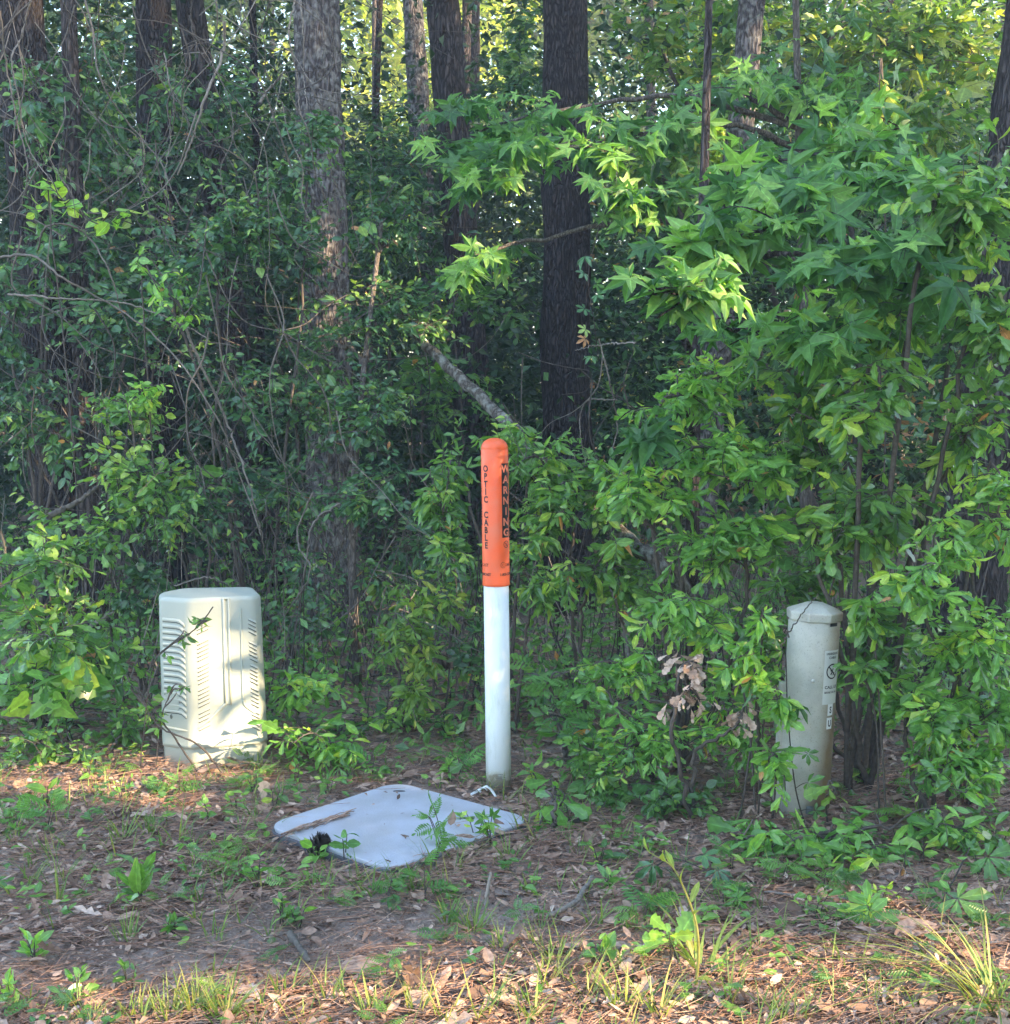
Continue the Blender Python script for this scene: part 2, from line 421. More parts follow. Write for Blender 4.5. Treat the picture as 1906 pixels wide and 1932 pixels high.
def tubes(mb, P, r0, r1, sides=4, tint=0.5, prof=None):
    """P (n,k,3) polylines with radius r0..r1 (arrays n)"""
    P = np.asarray(P, float)
    n, k, _ = P.shape
    r0 = np.broadcast_to(np.asarray(r0, float), (n,)); r1 = np.broadcast_to(np.asarray(r1, float), (n,))
    tg = nrm(np.gradient(P, axis=1))
    ref = np.where(np.abs(tg[:, :1, 2:3]) > 0.8, np.array([1.0, 0.13, 0]), np.array([0.1, 0.2, 1.0]))
    ref = np.broadcast_to(ref, tg.shape)
    a = nrm(np.cross(tg, ref)); b = np.cross(tg, a)
    r = r0[:, None] + (r1 - r0)[:, None] * np.linspace(0, 1, k)[None]
    if prof is not None: r = r * prof[None]
    ang = np.arange(sides) * 2 * math.pi / sides
    V = P[:, :, None, :] + r[:, :, None, None] * (np.cos(ang)[None, None, :, None] * a[:, :, None, :] + np.sin(ang)[None, None, :, None] * b[:, :, None, :])
    i = np.arange(k - 1)[:, None] * sides; j = np.arange(sides)[None]; j2 = (j + 1) % sides
    q = np.stack([i + j, i + j2, i + sides + j2, i + sides + j], -1).reshape(-1, 4)
    Q = (q[None] + (np.arange(n) * k * sides)[:, None, None]).reshape(-1, 4)
    tn = np.repeat(np.broadcast_to(np.asarray(tint, float), (n,)), k * sides)
    mb.add(V.reshape(-1, 3), Q=Q, tint=tn)


def smooth_path(pts, n=30):
    """Catmull-Rom through control points"""
    p = np.asarray(pts, float)
    p = np.vstack([2 * p[0] - p[1], p, 2 * p[-1] - p[-2]])
    m = len(p) - 3
    out = []
    for u in np.linspace(0, m - 1e-6, n):
        i = int(u); t = u - i
        a, b, c, d = p[i], p[i + 1], p[i + 2], p[i + 3]
        out.append(0.5 * (2 * b + (c - a) * t + (2 * a - 5 * b + 4 * c - d) * t * t + (3 * b - 3 * c + d - a) * t ** 3))
    return np.array(out)


def ball(rng, n):
    v = nrm(rng.normal(size=(n, 3))); return v * (rng.uniform(0, 1, n) ** 0.5 * np.exp(rng.normal(0.08, .28, n)))[:, None]


def bez(a, b, c, k):
    t = np.linspace(0, 1, k)[None, :, None]
    return (1 - t) ** 2 * a[:, None] + 2 * t * (1 - t) * b[:, None] + t * t * c[:, None]


def leaves_on(mbl, rng, paths, kind, size, per, tint, t0=0.25, droop=0.3, spread=0.9, face=0.45, up=0.72, jit=0.6, tip=True):
    """leaves alternately along each twig"""
    n, k, _ = paths.shape
    u = np.linspace(t0, 1.0, per)[None] + rng.uniform(-0.5, 0.5, (n, per)) * (1 - t0) / per
    u = np.clip(u, 0, 1)
    f = u * (k - 1); i = np.clip(f.astype(int), 0, k - 2); w = (f - i)[..., None]
    ar = np.arange(n)[:, None]
    P = paths[ar, i] * (1 - w) + paths[ar, i + 1] * w
    tg = nrm(paths[ar, i + 1] - paths[ar, i])
    upv = np.array([0, 0, 1.0])
    side = nrm(np.cross(tg, upv) + 1e-4)
    sg = np.where((np.arange(per) % 2) == 0, 1.0, -1.0)[None, :, None]
    along = 0.35 + 0.9 * (u[..., None]) ** 3
    D = nrm(tg * along + side * sg * spread + np.array([0, -0.25 * face, -droop]) + rng.normal(0, jit * 0.6, P.shape))
    Nn = nrm(np.array([0, -face, up]) + rng.normal(0, jit, P.shape))
    S = rng.uniform(size[0], size[1], (n, per)) * (1.05 - 0.35 * u ** 4) * np.exp(rng.normal(-.04, .2, (n, 1))) * np.where(rng.uniform(size=(n, per)) < .12, .6, 1)
    base = rng.normal(tint[0], tint[1], (n, 1)) + rng.normal(0, tint[1] * 0.85, (n, per)) + 0.22 * (u > 0.85) * (rng.uniform(size=(n, 1)) < 0.4)
    tn = np.clip(base, 0, 0.93)
    tn = np.where(rng.uniform(size=tn.shape) < 0.004, 1.0, tn)
    sel = (rng.uniform(size=tn.shape) < 0.93) & ~in_beam(P, FULL, .02, .12)
    place(mbl, kind, P[sel], D[sel], Nn[sel], S[sel], tn[sel], rng)


def plant(name, label, cat, base, limbs, leaf, mat, size, per=8, tint=(0.4, 0.2), seed=0, group=None, stem_r=0.012, trunk=None,
          woody=None, twr=0.0016, **kw):
    """limbs: list of (pts [(px,py,Y)...], (rx px, ry px, rz m), n twigs). base: world xy. trunk: list of px pts for a real trunk"""
    rng = np.random.default_rng(seed + 100)
    bx, by = base
    b = np.array([bx, by, gz(bx, by)])
    mbs, mbl = MB(), MB()
    if trunk is not None:
        tp = smooth_path([b - np.array([0, 0, 0.05])] + [at(*q) for q in trunk], 26)
        tubes(mbs, tp[None], stem_r, stem_r * 0.45, 10, 0.5)
    for pts, (rx, ry, rz), n in limbs:
        w = np.array([at(*q) for q in pts])
        if trunk is not None:
            j = np.argmin(np.linalg.norm(tp - w[0] + np.array([0, 0, 0.15]), axis=1)); st = tp[j]
        else:
            st = b + np.array([rng.normal(0, 0.03), rng.normal(0, 0.03), -0.02])
        q5 = 0.05 if stem_r > .006 else .012
        mid = st * 0.5 + w[0] * 0.5 + np.array([rng.normal(0, q5), rng.normal(0, q5), 0.1 * np.linalg.norm(w[0] - st)])
        spine = smooth_path([st, mid] + list(w), 28)
        spine[1:-1] += rng.normal(0, 0.006 if stem_r > .006 else .0012, (26, 3))
        tubes(mbs, spine[None], stem_r * (0.5 if trunk is not None else 0.75), twr * 1.6, 6, rng.uniform(0.3, 0.6))
        # positions along the traced part of the spine
        ts = smooth_path(list(w), 24) if len(w) > 1 else np.repeat(w, 24, 0)
        d = np.linalg.norm(w[0] - CAM)
        rad = np.array([rx * d / F, rz, ry * d / F])
        # sub limbs
        ns = max(3, n // 14)
        so = spine[rng.integers(12, 28, ns)]
        sc = ts[rng.integers(0, 24, ns)]
        se = sc + ball(rng, ns) * rad * 0.75
        sm = so * 0.45 + se * 0.55 + np.stack([rng.normal(0, 0.03, ns), rng.normal(0, 0.03, ns), np.abs(rng.normal(0.03, 0.04, ns))], 1)
        sub = bez(so, sm, se, 9)
        tubes(mbs, sub, twr * 2.2, twr * 1.2, 5, rng.uniform(0.2, 0.7, ns))
        nodes = np.concatenate([sub[:, 3:].reshape(-1, 3), spine[14:]])
        E = ts[rng.integers(0, 24, n)] + ball(rng, n) * rad
        E[:, 2] = np.maximum(E[:, 2], hgt(E[:, 0], E[:, 1]) + 0.03)
        dist = np.linalg.norm(E[:, None] - nodes[None], axis=2) + rng.uniform(0, 0.12, (n, len(nodes)))
        st2 = nodes[dist.argmin(1)]
        L = np.linalg.norm(E - st2, axis=1, keepdims=True)
        mid = (st2 + E) / 2 + np.concatenate([rng.normal(0, 0.12, (n, 2)) * L, np.abs(rng.normal(0.12, 0.08, (n, 1))) * L], 1)
        tw = bez(st2, mid, E, 6)
        tubes(mbs, tw, twr, twr * 0.5, 4, rng.uniform(0.2, 0.8, n))
        leaves_on(mbl, rng, tw, leaf, size, per, tint, **kw)
    root = empty(name, b)
    tag(root, label, cat, group)
    mbs.build('trunk' if trunk is not None else 'stem', woody or M['twig'], root, b)
    mbl.build('foliage', M[mat], root, b, smooth=False)
    return root


# ------------------------------------------------------------------ ground
def axis(lo, hi, near, step, grow=1.18):
    a = list(np.arange(near[0], near[1] + step / 2, step))
    s = step; x = near[1]
    while x < hi: s *= grow; x += s; a.append(min(x, hi))
    s = step; x = near[0]; pre = []
    while x > lo: s *= grow; x -= s; pre.append(max(x, lo))
    return np.array(pre[::-1] + a)


gx = axis(-150, 150, (-3.6, 3.6), 0.045); gy = axis(-60, 200, (2.2, 7.5), 0.045)
X, Y = np.meshgrid(gx, gy, indexing='ij')
rngG = np.random.default_rng(3)
Z = hgt(X, Y)
near = (np.abs(X) < 4) & (Y > 2) & (Y < 8)
Z = Z + near * rngG.normal(0, 0.0035, Z.shape)
mb = MB()
nx, ny = len(gx), len(gy)
idx = np.arange(nx * ny).reshape(nx, ny)
mb.add(np.stack([X, Y, Z], -1).reshape(-1, 3), Q=np.stack([idx[:-1, :-1], idx[1:, :-1], idx[1:, 1:], idx[:-1, 1:]], -1).reshape(-1, 4))


def ground_mat():
    m, t, out = nt('forest_floor')
    tc = N(t, 'ShaderNodeTexCoord')
    n1 = N(t, 'ShaderNodeTexNoise'); n1.inputs['Scale'].default_value = 62; n1.inputs['Detail'].default_value = 10; n1.inputs['Roughness'].default_value = 0.78
    n2 = N(t, 'ShaderNodeTexNoise'); n2.inputs['Scale'].default_value = 1.7; n2.inputs['Detail'].default_value = 4
    for n in (n1, n2): t.links.new(tc.outputs['Object'], n.inputs['Vector'])
    r1 = ramp(t, [(0.28, (0.10, 0.068, 0.052)), (0.5, (0.23, 0.165, 0.13)), (0.68, (0.40, 0.31, 0.255)), (0.8, (0.52, 0.44, 0.38))])
    t.links.new(n1.outputs[0], r1.inputs[0])
    r1b = ramp(t, [(0.3, (0.21, 0.16, 0.13)), (0.55, (0.40, 0.32, 0.265)), (0.8, (0.53, 0.45, 0.385))])
    t.links.new(n1.outputs[0], r1b.inputs[0])
    r2 = ramp(t, [(0.45, (0, 0, 0)), (0.6, (1, 1, 1))]); t.links.new(n2.outputs[0], r2.inputs[0])
    mx = N(t, 'ShaderNodeMix', data_type='RGBA')
    t.links.new(r2.outputs[0], mx.inputs[0]); t.links.new(r1.outputs[0], mx.inputs[6]); t.links.new(r1b.outputs[0], mx.inputs[7])
    p = N(t, 'ShaderNodeBsdfPrincipled'); p.inputs['Roughness'].default_value = 0.95; p.inputs['Specular IOR Level'].default_value = 0.1
    t.links.new(mx.outputs[2], p.inputs['Base Color'])
    b = N(t, 'ShaderNodeBump'); b.inputs['Strength'].default_value = 0.8; b.inputs['Distance'].default_value = 0.015
    t.links.new(n1.outputs[0], b.inputs['Height']); t.links.new(b.outputs[0], p.inputs['Normal'])
    t.links.new(p.outputs[0], out.inputs[0])
    return m


tag(mb.build('ground', ground_mat(), attrs=False), kind='structure')


def bare(x, y):
    """1 where the trodden bare soil shows, near the front centre"""
    d1 = ((x + 0.36) / 0.75) ** 2 + ((y - 3.55) / 0.30) ** 2
    d2 = ((x + 1.1) / 0.5) ** 2 + ((y - 3.35) / 0.2) ** 2
    return np.clip(1.3 - np.minimum(d1, d2), 0, 1)


LIDC = gp(748, 1556)


def on_lid(x, y):
    return (np.abs(x - LIDC[0]) / 0.43 + np.abs(y - LIDC[1]) / 0.46) < 1.0


# litter of dead leaves -----------------------------------------------------
rng = np.random.default_rng(11)
n = 42000
yy = 2.5 + 6.5 * rng.uniform(size=n) ** 1.6; xx = rng.uniform(-1, 1, n) * (0.42 * yy + 0.35)
k = (rng.uniform(size=n) > 0.86 * bare(xx, yy)) & (~on_lid(xx, yy) | (rng.uniform(size=n) < 0.01))
xx, yy = xx[k], yy[k]; n = len(xx)
P = np.stack([xx, yy, hgt(xx, yy) + rng.uniform(0.003, 0.022, n)], 1)
P[on_lid(xx, yy), 2] += 0.02
th = rng.uniform(0, 2 * math.pi, n)
D = np.stack([np.cos(th), np.sin(th), rng.normal(0.0, 0.14, n)], 1)
Nn = np.stack([rng.normal(0, 0.33, n), rng.normal(-0.05, 0.33, n), np.ones(n)], 1)
S = rng.uniform(0.02, 0.058, n) * np.where(rng.uniform(size=n) < 0.10, 1.6, 0.85)
tn = np.clip(rng.normal(0.40, 0.30, n), 0, 1)
mb = MB()
TEMPL['dead'] = [T_oval(w=0.2, droop=-0.15), T_oval(w=0.3, droop=0.2), OAK, T_outline([(0.02, 0.02), (0.25, 0.16), (0.33, 0.08), (0.5, 0.27), (0.6, 0.1), (0.78, 0.2), (0.97, 0.03)], [0.3, 0.6, 0.85], droop=-0.2, fold=0.3), WOAK]
place(mb, 'dead', P, D, Nn, S, tn, rng)
n = 45000      # crumbs of broken leaf
yy = 2.6 + 3.6 * rng.uniform(size=n) ** 1.3; xx = rng.uniform(-1, 1, n) * (0.42 * yy + 0.2)
k = ~on_lid(xx, yy) | (rng.uniform(size=n) < .03); xx, yy = xx[k], yy[k]; n = len(xx)
zc = hgt(xx, yy) + rng.uniform(0.003, .012, n); zc[on_lid(xx, yy)] += .022
th = rng.uniform(0, 6.28, n)
place(mb, 'simple', np.stack([xx, yy, zc], 1), np.stack([np.cos(th), np.sin(th), rng.normal(0, .3, n)], 1), np.stack([rng.normal(0, .4, n), rng.normal(0, .4, n), np.ones(n)], 1), rng.uniform(.006, .02, n), np.clip(rng.normal(.42, .28, n), 0, 1), rng)
tag(mb.build('leaf_litter', M['dead_leaf'], smooth=False), 'brown and grey fallen leaves covering the forest floor', 'leaf litter', kind='stuff')

# pine straw ------------------------------------------------------------------
n = 24000
yy = 2.5 + 5.0 * rng.uniform(size=n) ** 1.5; xx = rng.uniform(-1, 1, n) * (0.42 * yy + 0.3)
k = (rng.uniform(size=n) > 0.6 * bare(xx, yy)) & (~on_lid(xx, yy) | (rng.uniform(size=n) < 0.012))
xx, yy = xx[k], yy[k]; n = len(xx)
z = hgt(xx, yy) + rng.uniform(0.004, 0.028, n); z[on_lid(xx, yy)] += 0.02
th = rng.normal(0.35, 0.75, n); L = rng.uniform(0.05, 0.17, n)
d = np.stack([np.cos(th), np.sin(th), rng.normal(0, 0.06, n)], 1) * L[:, None]
a = np.stack([xx, yy, z], 1)
mid = a + d / 2 + np.stack([-np.sin(th), np.cos(th), np.zeros(n)], 1) * (rng.normal(0, 0.06, n) * L)[:, None]
mb = MB(); tubes(mb, np.stack([a, mid, a + d], 1), 0.0011, 0.0007, 3, np.clip(rng.normal(0.5, 0.25, n), 0, 1))
tag(mb.build('pine_straw', M['needle']), 'reddish brown pine needles strewn among the dead leaves', 'pine straw', kind='stuff')


# ------------------------------------------------------------------ grass
def blades(mb, rng, cen, n, rad, length, width, lean=0.6, tint=(0.4, 0.2), out=0.5):
    th = rng.uniform(0, 2 * math.pi, n)
    b = np.stack([cen[0] + np.cos(th) * rad * rng.uniform(0, 1, n), cen[1] + np.sin(th) * rad * rng.uniform(0, 1, n), np.full(n, cen[2] - 0.003)], 1)
    L = rng.uniform(length[0], length[1], n)
    th2 = th + rng.normal(0, 0.7, n)
    ln = lean * rng.uniform(0.3, 1.2, n)
    h = np.stack([np.cos(th2), np.sin(th2), np.zeros(n)], 1)
    kk = 6
    t = np.linspace(0, 1, kk)[None, :, None]
    sag = out * rng.uniform(0.3, 1.3, n)[:, None, None]
    path = b[:, None] + L[:, None, None] * (h[:, None] * (ln[:, None, None] * t + sag * t ** 2 * 0.5) + np.array([0, 0, 1.0]) * (t * (1 - 0.25 * ln[:, None, None]) - 0.42 * sag * t ** 2.3))
    path[:, :, 2] = np.maximum(path[:, :, 2], hgt(path[:, :, 0], path[:, :, 1]) + 0.004)
    s = np.stack([-np.sin(th2 + 0.5), np.cos(th2 + 0.5), np.zeros(n)], 1)
    w = rng.uniform(width[0], width[1], n)[:, None, None] * np.array([0.7, 1.0, 0.95, 0.75, 0.45, 0.06])[None, :, None]
    V = np.stack([path - s[:, None] * w, path + s[:, None] * w], 2)   # n,kk,2,3
    i = np.arange(kk - 1) * 2
    q = np.stack([i, i + 1, i + 3, i + 2], -1)
    Q = (q[None] + (np.arange(n) * kk * 2)[:, None, None]).reshape(-1, 4)
    mb.add(V.reshape(-1, 3), Q=Q, tint=np.repeat(np.clip(rng.normal(tint[0], tint[1], n), 0, 1), kk * 2))


rng = np.random.default_rng(21)
mb = MB()
for k in range(900):
    y = 2.6 + 3.0 * rng.uniform() ** 1.3; x = rng.uniform(-1, 1) * (0.4 * y + 0.2)
    if on_lid(x, y) or rng.uniform() < 0.75 * bare(x, y): continue
    if x > 0.45 and rng.uniform() < 0.6: continue
    blades(mb, rng, (x, y, gz(x, y)), int(rng.integers(3, 9)), 0.03, (0.04, 0.13), (0.0012, 0.0026), tint=(0.4, 0.25))
tag(mb.build('grass', M['grass'], smooth=False), 'sparse short grass growing through the leaf litter', 'grass', kind='stuff')


def tuft(px, py, n, length, width, label, group=None, tint=(0.4, 0.2), lean=0.6, out=0.5, rad=0.03, seed=0):
    p = gp(px, py); p[2] = gz(p[0], p[1])
    r = np.random.default_rng(seed + px * 7 + py)
    mb = MB(); blades(mb, r, p, n, rad, length, width, lean, tint, out)
    return tag(mb.build('grass_tuft', M['grass'], None, p, smooth=False), label, 'grass tuft', group)


GT = 'grass tufts in the leaf litter'
sh = 'narrow bladed green grass tuft in shaded leaf litter'
for (px, py, n, l) in [(235, 1590, 12, .16), (335, 1590, 9, .18), (430, 1640, 10, .14), (235, 1775, 22, .10), (405, 1775, 12, .10), (60, 1660, 10, .13),
                       (110, 1700, 8, .14), (780, 1680, 14, .11), (895, 1760, 26, .12), (845, 1745, 18, .10), (960, 1640, 14, .13), (1000, 1690, 10, .12), (950, 1800, 14, .1),
                       (700, 1690, 12, .1), (1120, 1760, 14, .1), (590, 1680, 9, .1), (1420, 1810, 8, .12), (550, 1735, 8, .1), (360, 1640, 8, .12)]:
    tuft(px, py, n, (l * .5, l * 1.15), (.0016, .0032), sh, GT, lean=.45)
gs = 'yellow green sunlit grass tuft along the bottom edge of the photo'
for (px, py, n, l) in [(365, 1915, 40, .13), (250, 1925, 26, .09), (700, 1925, 16, .12), (785, 1915, 12, .14), (845, 1930, 14, .12), (1030, 1870, 18, .13), (1050, 1840, 12, .1),
                       (1175, 1915, 22, .16), (1240, 1930, 22, .15), (1490, 1935, 12, .12), (560, 1935, 14, .08), (170, 1930, 14, .09), (420, 1930, 40, .12), (320, 1930, 36, .11), (900, 1920, 14, .12), (1110, 1890, 12, .12), (1380, 1900, 12, .14), (1000, 1925, 16, .12)]:
    tuft(px, py, n, (l * .5, l * 1.15), (.0016, .003), gs, 'sunlit grass tufts at the front', tint=(0.7, 0.2), lean=.5)  # yellow of the sunlight put into the blade tint
tuft(1880, 1900, 80, (.2, .40), (.002, .004), 'large arching clump of long sunlit grass in the bottom right corner', tint=(0.7, 0.2), lean=.9, out=1.5, rad=.06)  # tint yellowed to look sunlit
tuft(1320, 1850, 18, (.12, .26), (.003, .006), 'long strap leaved grass clump around the tall pale weed stalk', tint=(0.6, 0.2), lean=.9, out=.9)


# ------------------------------------------------------------------ trees of the wood
def trunk_mesh(rng, p0, p1, r0, r1, rows=60, sides=28, flare=0.35, rough=0.075):
    t = np.linspace(0, 1, rows)
    L = np.linalg.norm(p1 - p0)
    c = p0[None] + (p1 - p0)[None] * t[:, None]
    wob = np.stack([np.sin(t * 5 + rng.uniform(0, 6)), np.cos(t * 4 + rng.uniform(0, 6)), 0 * t], 1) * 0.02 * min(L, 6) / 6
    c = c + wob - wob[:1]
    r = r0 + (r1 - r0) * t + r0 * flare * np.exp(-t * L / 0.25)
    th = np.arange(sides) * 2 * math.pi / sides
    ph = rng.uniform(0, 6, 4)
    dis = 1 + rough * (np.sin(th * 9 + ph[0])[None] * np.cos(t * L * 3 + ph[1])[:, None] * 0.5 + np.sin(th * 5 + ph[2])[None] * np.sin(t * L * 5.1 + ph[3])[:, None]) + rng.normal(0, rough * 0.45, (rows, sides))
    V = c[:, None] + (r[:, None] * dis)[..., None] * np.stack([np.cos(th), np.sin(th), 0 * th], 1)[None]
    i = np.arange(rows - 1)[:, None] * sides; j = np.arange(sides)[None]; j2 = (j + 1) % sides
    Q = np.stack([i + j, i + j2, i + sides + j2, i + sides + j], -1).reshape(-1, 4)
    return V.reshape(-1, 3), Q


def tree(name, label, pts, width_px, Y, mat, top=13.0, r_scale=1.0, seed=0, group=None, crown=True, cr=2.0, crown_lo=7.0, leaves=1100, leaf=(.2, .42), cmat='far_leaf'):
    """trunk through two traced picture points at distance Y, continued to the ground and up to a crown"""
    rng = np.random.default_rng(seed + 500)
    a = at(*pts[0], Y); b = at(*pts[1], Y)           # upper, lower
    d = (a - b) / (a[2] - b[2])
    base = b - d * (b[2] - 0); base[2] = gz(base[0], base[1]) - 0.05
    tip = b + d * (top - b[2])
    r = width_px / 2 * np.linalg.norm(b - CAM) / F * r_scale
    mb = MB(); V, Q = trunk_mesh(rng, base, tip, r * 1.03, r * 0.45)
    mb.add(V, Q=Q)
    root = empty(name, base + np.array([0, 0, 0.05])); tag(root, label, 'tree', group)
    o = np.array(root.location)
    mb.build('trunk', mat, root, o, attrs=False)
    if crown:
        ml = MB(); n = 26
        up = rng.uniform(crown_lo, top, n)
        st = base + (tip - base) * (up / top)[:, None]
        th = rng.uniform(0, 6.28, n)
        e = st + np.stack([np.cos(th) * cr, np.sin(th) * cr, rng.uniform(0.1, 0.8, n)], 1) * rng.uniform(0.5, 1, (n, 1))
        br = bez(st, (st + e) / 2 + np.array([0, 0, 0.2]), e, 6)
        mbb = MB(); tubes(mbb, br, 0.03, 0.01, 5, 0.3)
        mbb.build('limbs', M['twig'], root, o)
        per = max(4, leaves // n)
        br = br[~in_beam(br[:, 4], FAR, 1.0, 1.0)]
        if len(br): leaves_on(ml, rng, br + rng.normal(0, 0.02, br.shape), 'simple', leaf, per, (0.4, 0.25), t0=0.3, jit=0.9)
        ml.build('crown', M[cmat], root, o, smooth=False)
    return root


PG = None
tree('pine_tree', 'thick grey barked pine trunk at upper left of centre with a sunlit strip', [(587, 0), (618, 760)], 92, 8.0, M['bark_light'], seed=1)
tree('pine_tree', 'brown pine trunk left of the dark one, behind the leaning dead branch', [(838, 30), (884, 660)], 68, 10.0, M['bark'], seed=2)
tree('pine_tree', 'pale thin pine trunk standing directly behind the brown trunk', [(786, 10), (800, 300)], 44, 14.0, M['bark_light'], seed=3)
tree('pine_tree', 'darkest furrowed trunk in the centre, behind and right of the orange marker', [(1060, 100), (1066, 760)], 92, 8.6, M['bark_dark'], seed=4)
tree('pine_tree', 'furrowed trunk at the right edge behind the oak leaves', [(1925, 250), (1848, 900)], 120, 6.9, M['bark'], seed=5)
tree('pine_tree', 'dark trunk in the upper left corner behind hanging vines', [(45, 60), (72, 400)], 96, 8.2, M['bark_dark'], seed=6)
tree('pine_tree', 'dark upright trunk left of the leaning one, wrapped in vines', [(296, 60), (304, 520)], 70, 8.8, M['bark_dark'], seed=7)
tree('pine_tree', 'brown trunk leaning left at its top, behind the vine tangle', [(352, 0), (420, 480)], 56, 9.4, M['bark'], seed=8)
tree('pine_tree', 'pale trunk at the top right half hidden by star leaves', [(1428, 0), (1402, 240)], 52, 8.4, M['bark_light'], seed=9)
tree('pine_tree', 'short visible dark trunk at the top edge above the yellow leaves', [(1668, 0), (1664, 200)], 44, 14.0, M['bark_dark'], seed=11)
tree('young_tree', 'thin dark double bend stem left of the thick pine', [(486, 0), (490, 400)], 17, 9.6, M['bark_dark'], seed=12, top=7, crown_lo=5, cr=1, leaves=200)
tree('young_tree', 'slender dark stem low at the left behind green bushes', [(160, 560), (170, 900)], 36, 7.6, M['bark'], seed=13, top=7, crown_lo=5, cr=1, leaves=200)
tree('young_tree', 'thin dark trunk in the gap at top centre right of the pine', [(712, 0), (706, 260)], 16, 13.0, M['bark_dark'], seed=15, top=8, crown_lo=5.5, cr=1, leaves=260)
rngT = np.random.default_rng(77)
for k in range(22):
    yy = 15 + 26 * rngT.uniform() ** 1.2
    px = rngT.uniform(-150, 2050)
    tree('pine_tree', 'distant slim pine trunk deep in the wood', [(px + rngT.normal(0, 12), 100), (px, 800)], rngT.uniform(22, 36) * 14 / yy, yy, M['bark'], seed=30 + k, top=15,
         group='distant trunks deep in the wood', leaves=1600, crown_lo=10, cr=3.0)

# leaning dead branch
bp = smooth_path([at(770, 600, 7.0), at(800, 645, 6.9), at(870, 715, 6.6), at(955, 795, 6.3), at(1050, 900, 6.0), at(1160, 1000, 5.75), at(1285, 1105, 5.5), gp(1330, 1260)], 60)
rb = np.random.default_rng(4)
bp += rb.normal(0, 0.004, bp.shape)
mb = MB(); tubes(mb, bp[None], 0.022, 0.036, 12)
o = mb.build('dead_branch', M['bark_lichen'], None, gp(1330, 1260), attrs=False)
tag(o, 'grey lichen spotted dead branch leaning diagonally above the orange marker', 'branch')

# ------------------------------------------------------------------ undergrowth deep in the wood
def cloud(name, label, mat, n_cl, per, xr, yr, zr, size, rad, seed, tint=(0.4, 0.2), zpow=1.0, keep=None):
    rng = np.random.default_rng(seed)
    y = rng.uniform(yr[0], yr[1], n_cl)
    x = rng.uniform(xr[0], xr[1], n_cl) * (0.45 * y)
    z = zr[0] + (zr[1] - zr[0]) * rng.uniform(0, 1, n_cl) ** zpow
    c = np.stack([x, y, z + hgt(x, y)], 1)
    if keep is not None: c = c[keep(c)]
    if name not in ('sunlit_thicket', 'far_woods'):      # openings in the thicket
        v = c - CAM; dep = v @ FWD; px = CX + F * v[:, 0] / dep; py = CY - F * (v @ UPV) / dep
        for wx, wy, ax_, ay_ in ((705, 70, 125, 180), (890, 40, 60, 100), (420, 50, 70, 120), (1885, 130, 80, 200), (1270, 250, 130, 110)):
            k_ = ((px - wx) / ax_) ** 2 + ((py - wy) / ay_) ** 2 < 1.4
            c, px, py = c[~k_], px[~k_], py[~k_]
    if name != 'sunlit_thicket': c = c[~in_beam(c, FAR, .7 if yr[0] < 20 else 1.5, .8)]
    m = len(c)
    rr = rng.uniform(rad[0], rad[1], (m, 1, 1)) * np.array([1.2, 1.0, 0.55])
    P = (c[:, None] + rng.normal(0, 0.55, (m, per, 3)) * rr).reshape(-1, 3)
    P[:, 2] = np.maximum(P[:, 2], hgt(P[:, 0], P[:, 1]) + 0.05)
    k = len(P)
    D = nrm(rng.normal(0, 1, (k, 3)) * [1, 1, 0.5] + [0, -0.2, -0.3]); Nn = nrm(rng.normal(0, 0.5, (k, 3)) + [0, -0.35, 0.75])
    S = rng.uniform(size[0], size[1], k)
    tn = np.clip(np.repeat(rng.normal(tint[0], tint[1], m), per) + rng.normal(0, 0.1, k), 0, 1)
    mb = MB(); place(mb, 'simple', P, D, Nn, S, tn, rng)
    return tag(mb.build(name, M[mat], smooth=False), label, 'undergrowth', kind='stuff')


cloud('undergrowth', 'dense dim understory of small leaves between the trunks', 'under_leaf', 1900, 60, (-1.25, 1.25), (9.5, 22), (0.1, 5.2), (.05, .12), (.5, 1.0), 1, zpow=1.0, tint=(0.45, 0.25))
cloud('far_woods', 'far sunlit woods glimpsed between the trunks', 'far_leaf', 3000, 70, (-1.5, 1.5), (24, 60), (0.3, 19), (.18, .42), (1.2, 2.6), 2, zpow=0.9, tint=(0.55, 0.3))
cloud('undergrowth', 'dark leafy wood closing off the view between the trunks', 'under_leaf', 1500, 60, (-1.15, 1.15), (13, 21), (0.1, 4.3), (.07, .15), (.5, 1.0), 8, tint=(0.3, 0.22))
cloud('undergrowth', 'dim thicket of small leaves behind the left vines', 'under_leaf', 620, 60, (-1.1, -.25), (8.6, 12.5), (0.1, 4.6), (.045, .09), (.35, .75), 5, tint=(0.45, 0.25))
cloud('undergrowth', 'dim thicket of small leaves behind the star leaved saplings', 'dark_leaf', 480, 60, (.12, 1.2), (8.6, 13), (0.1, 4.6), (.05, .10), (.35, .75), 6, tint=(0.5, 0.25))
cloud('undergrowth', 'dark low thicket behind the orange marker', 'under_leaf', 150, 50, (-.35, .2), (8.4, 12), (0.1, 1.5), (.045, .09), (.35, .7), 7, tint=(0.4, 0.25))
# low ground cover under the trees
cloud('ground_cover', 'low leafy ground cover beneath the bushes', 'mid_leaf', 760, 22, (-1.1, 1.1), (5.4, 10), (0.04, 0.35), (.03, .07), (.15, .4), 3, zpow=1.4)

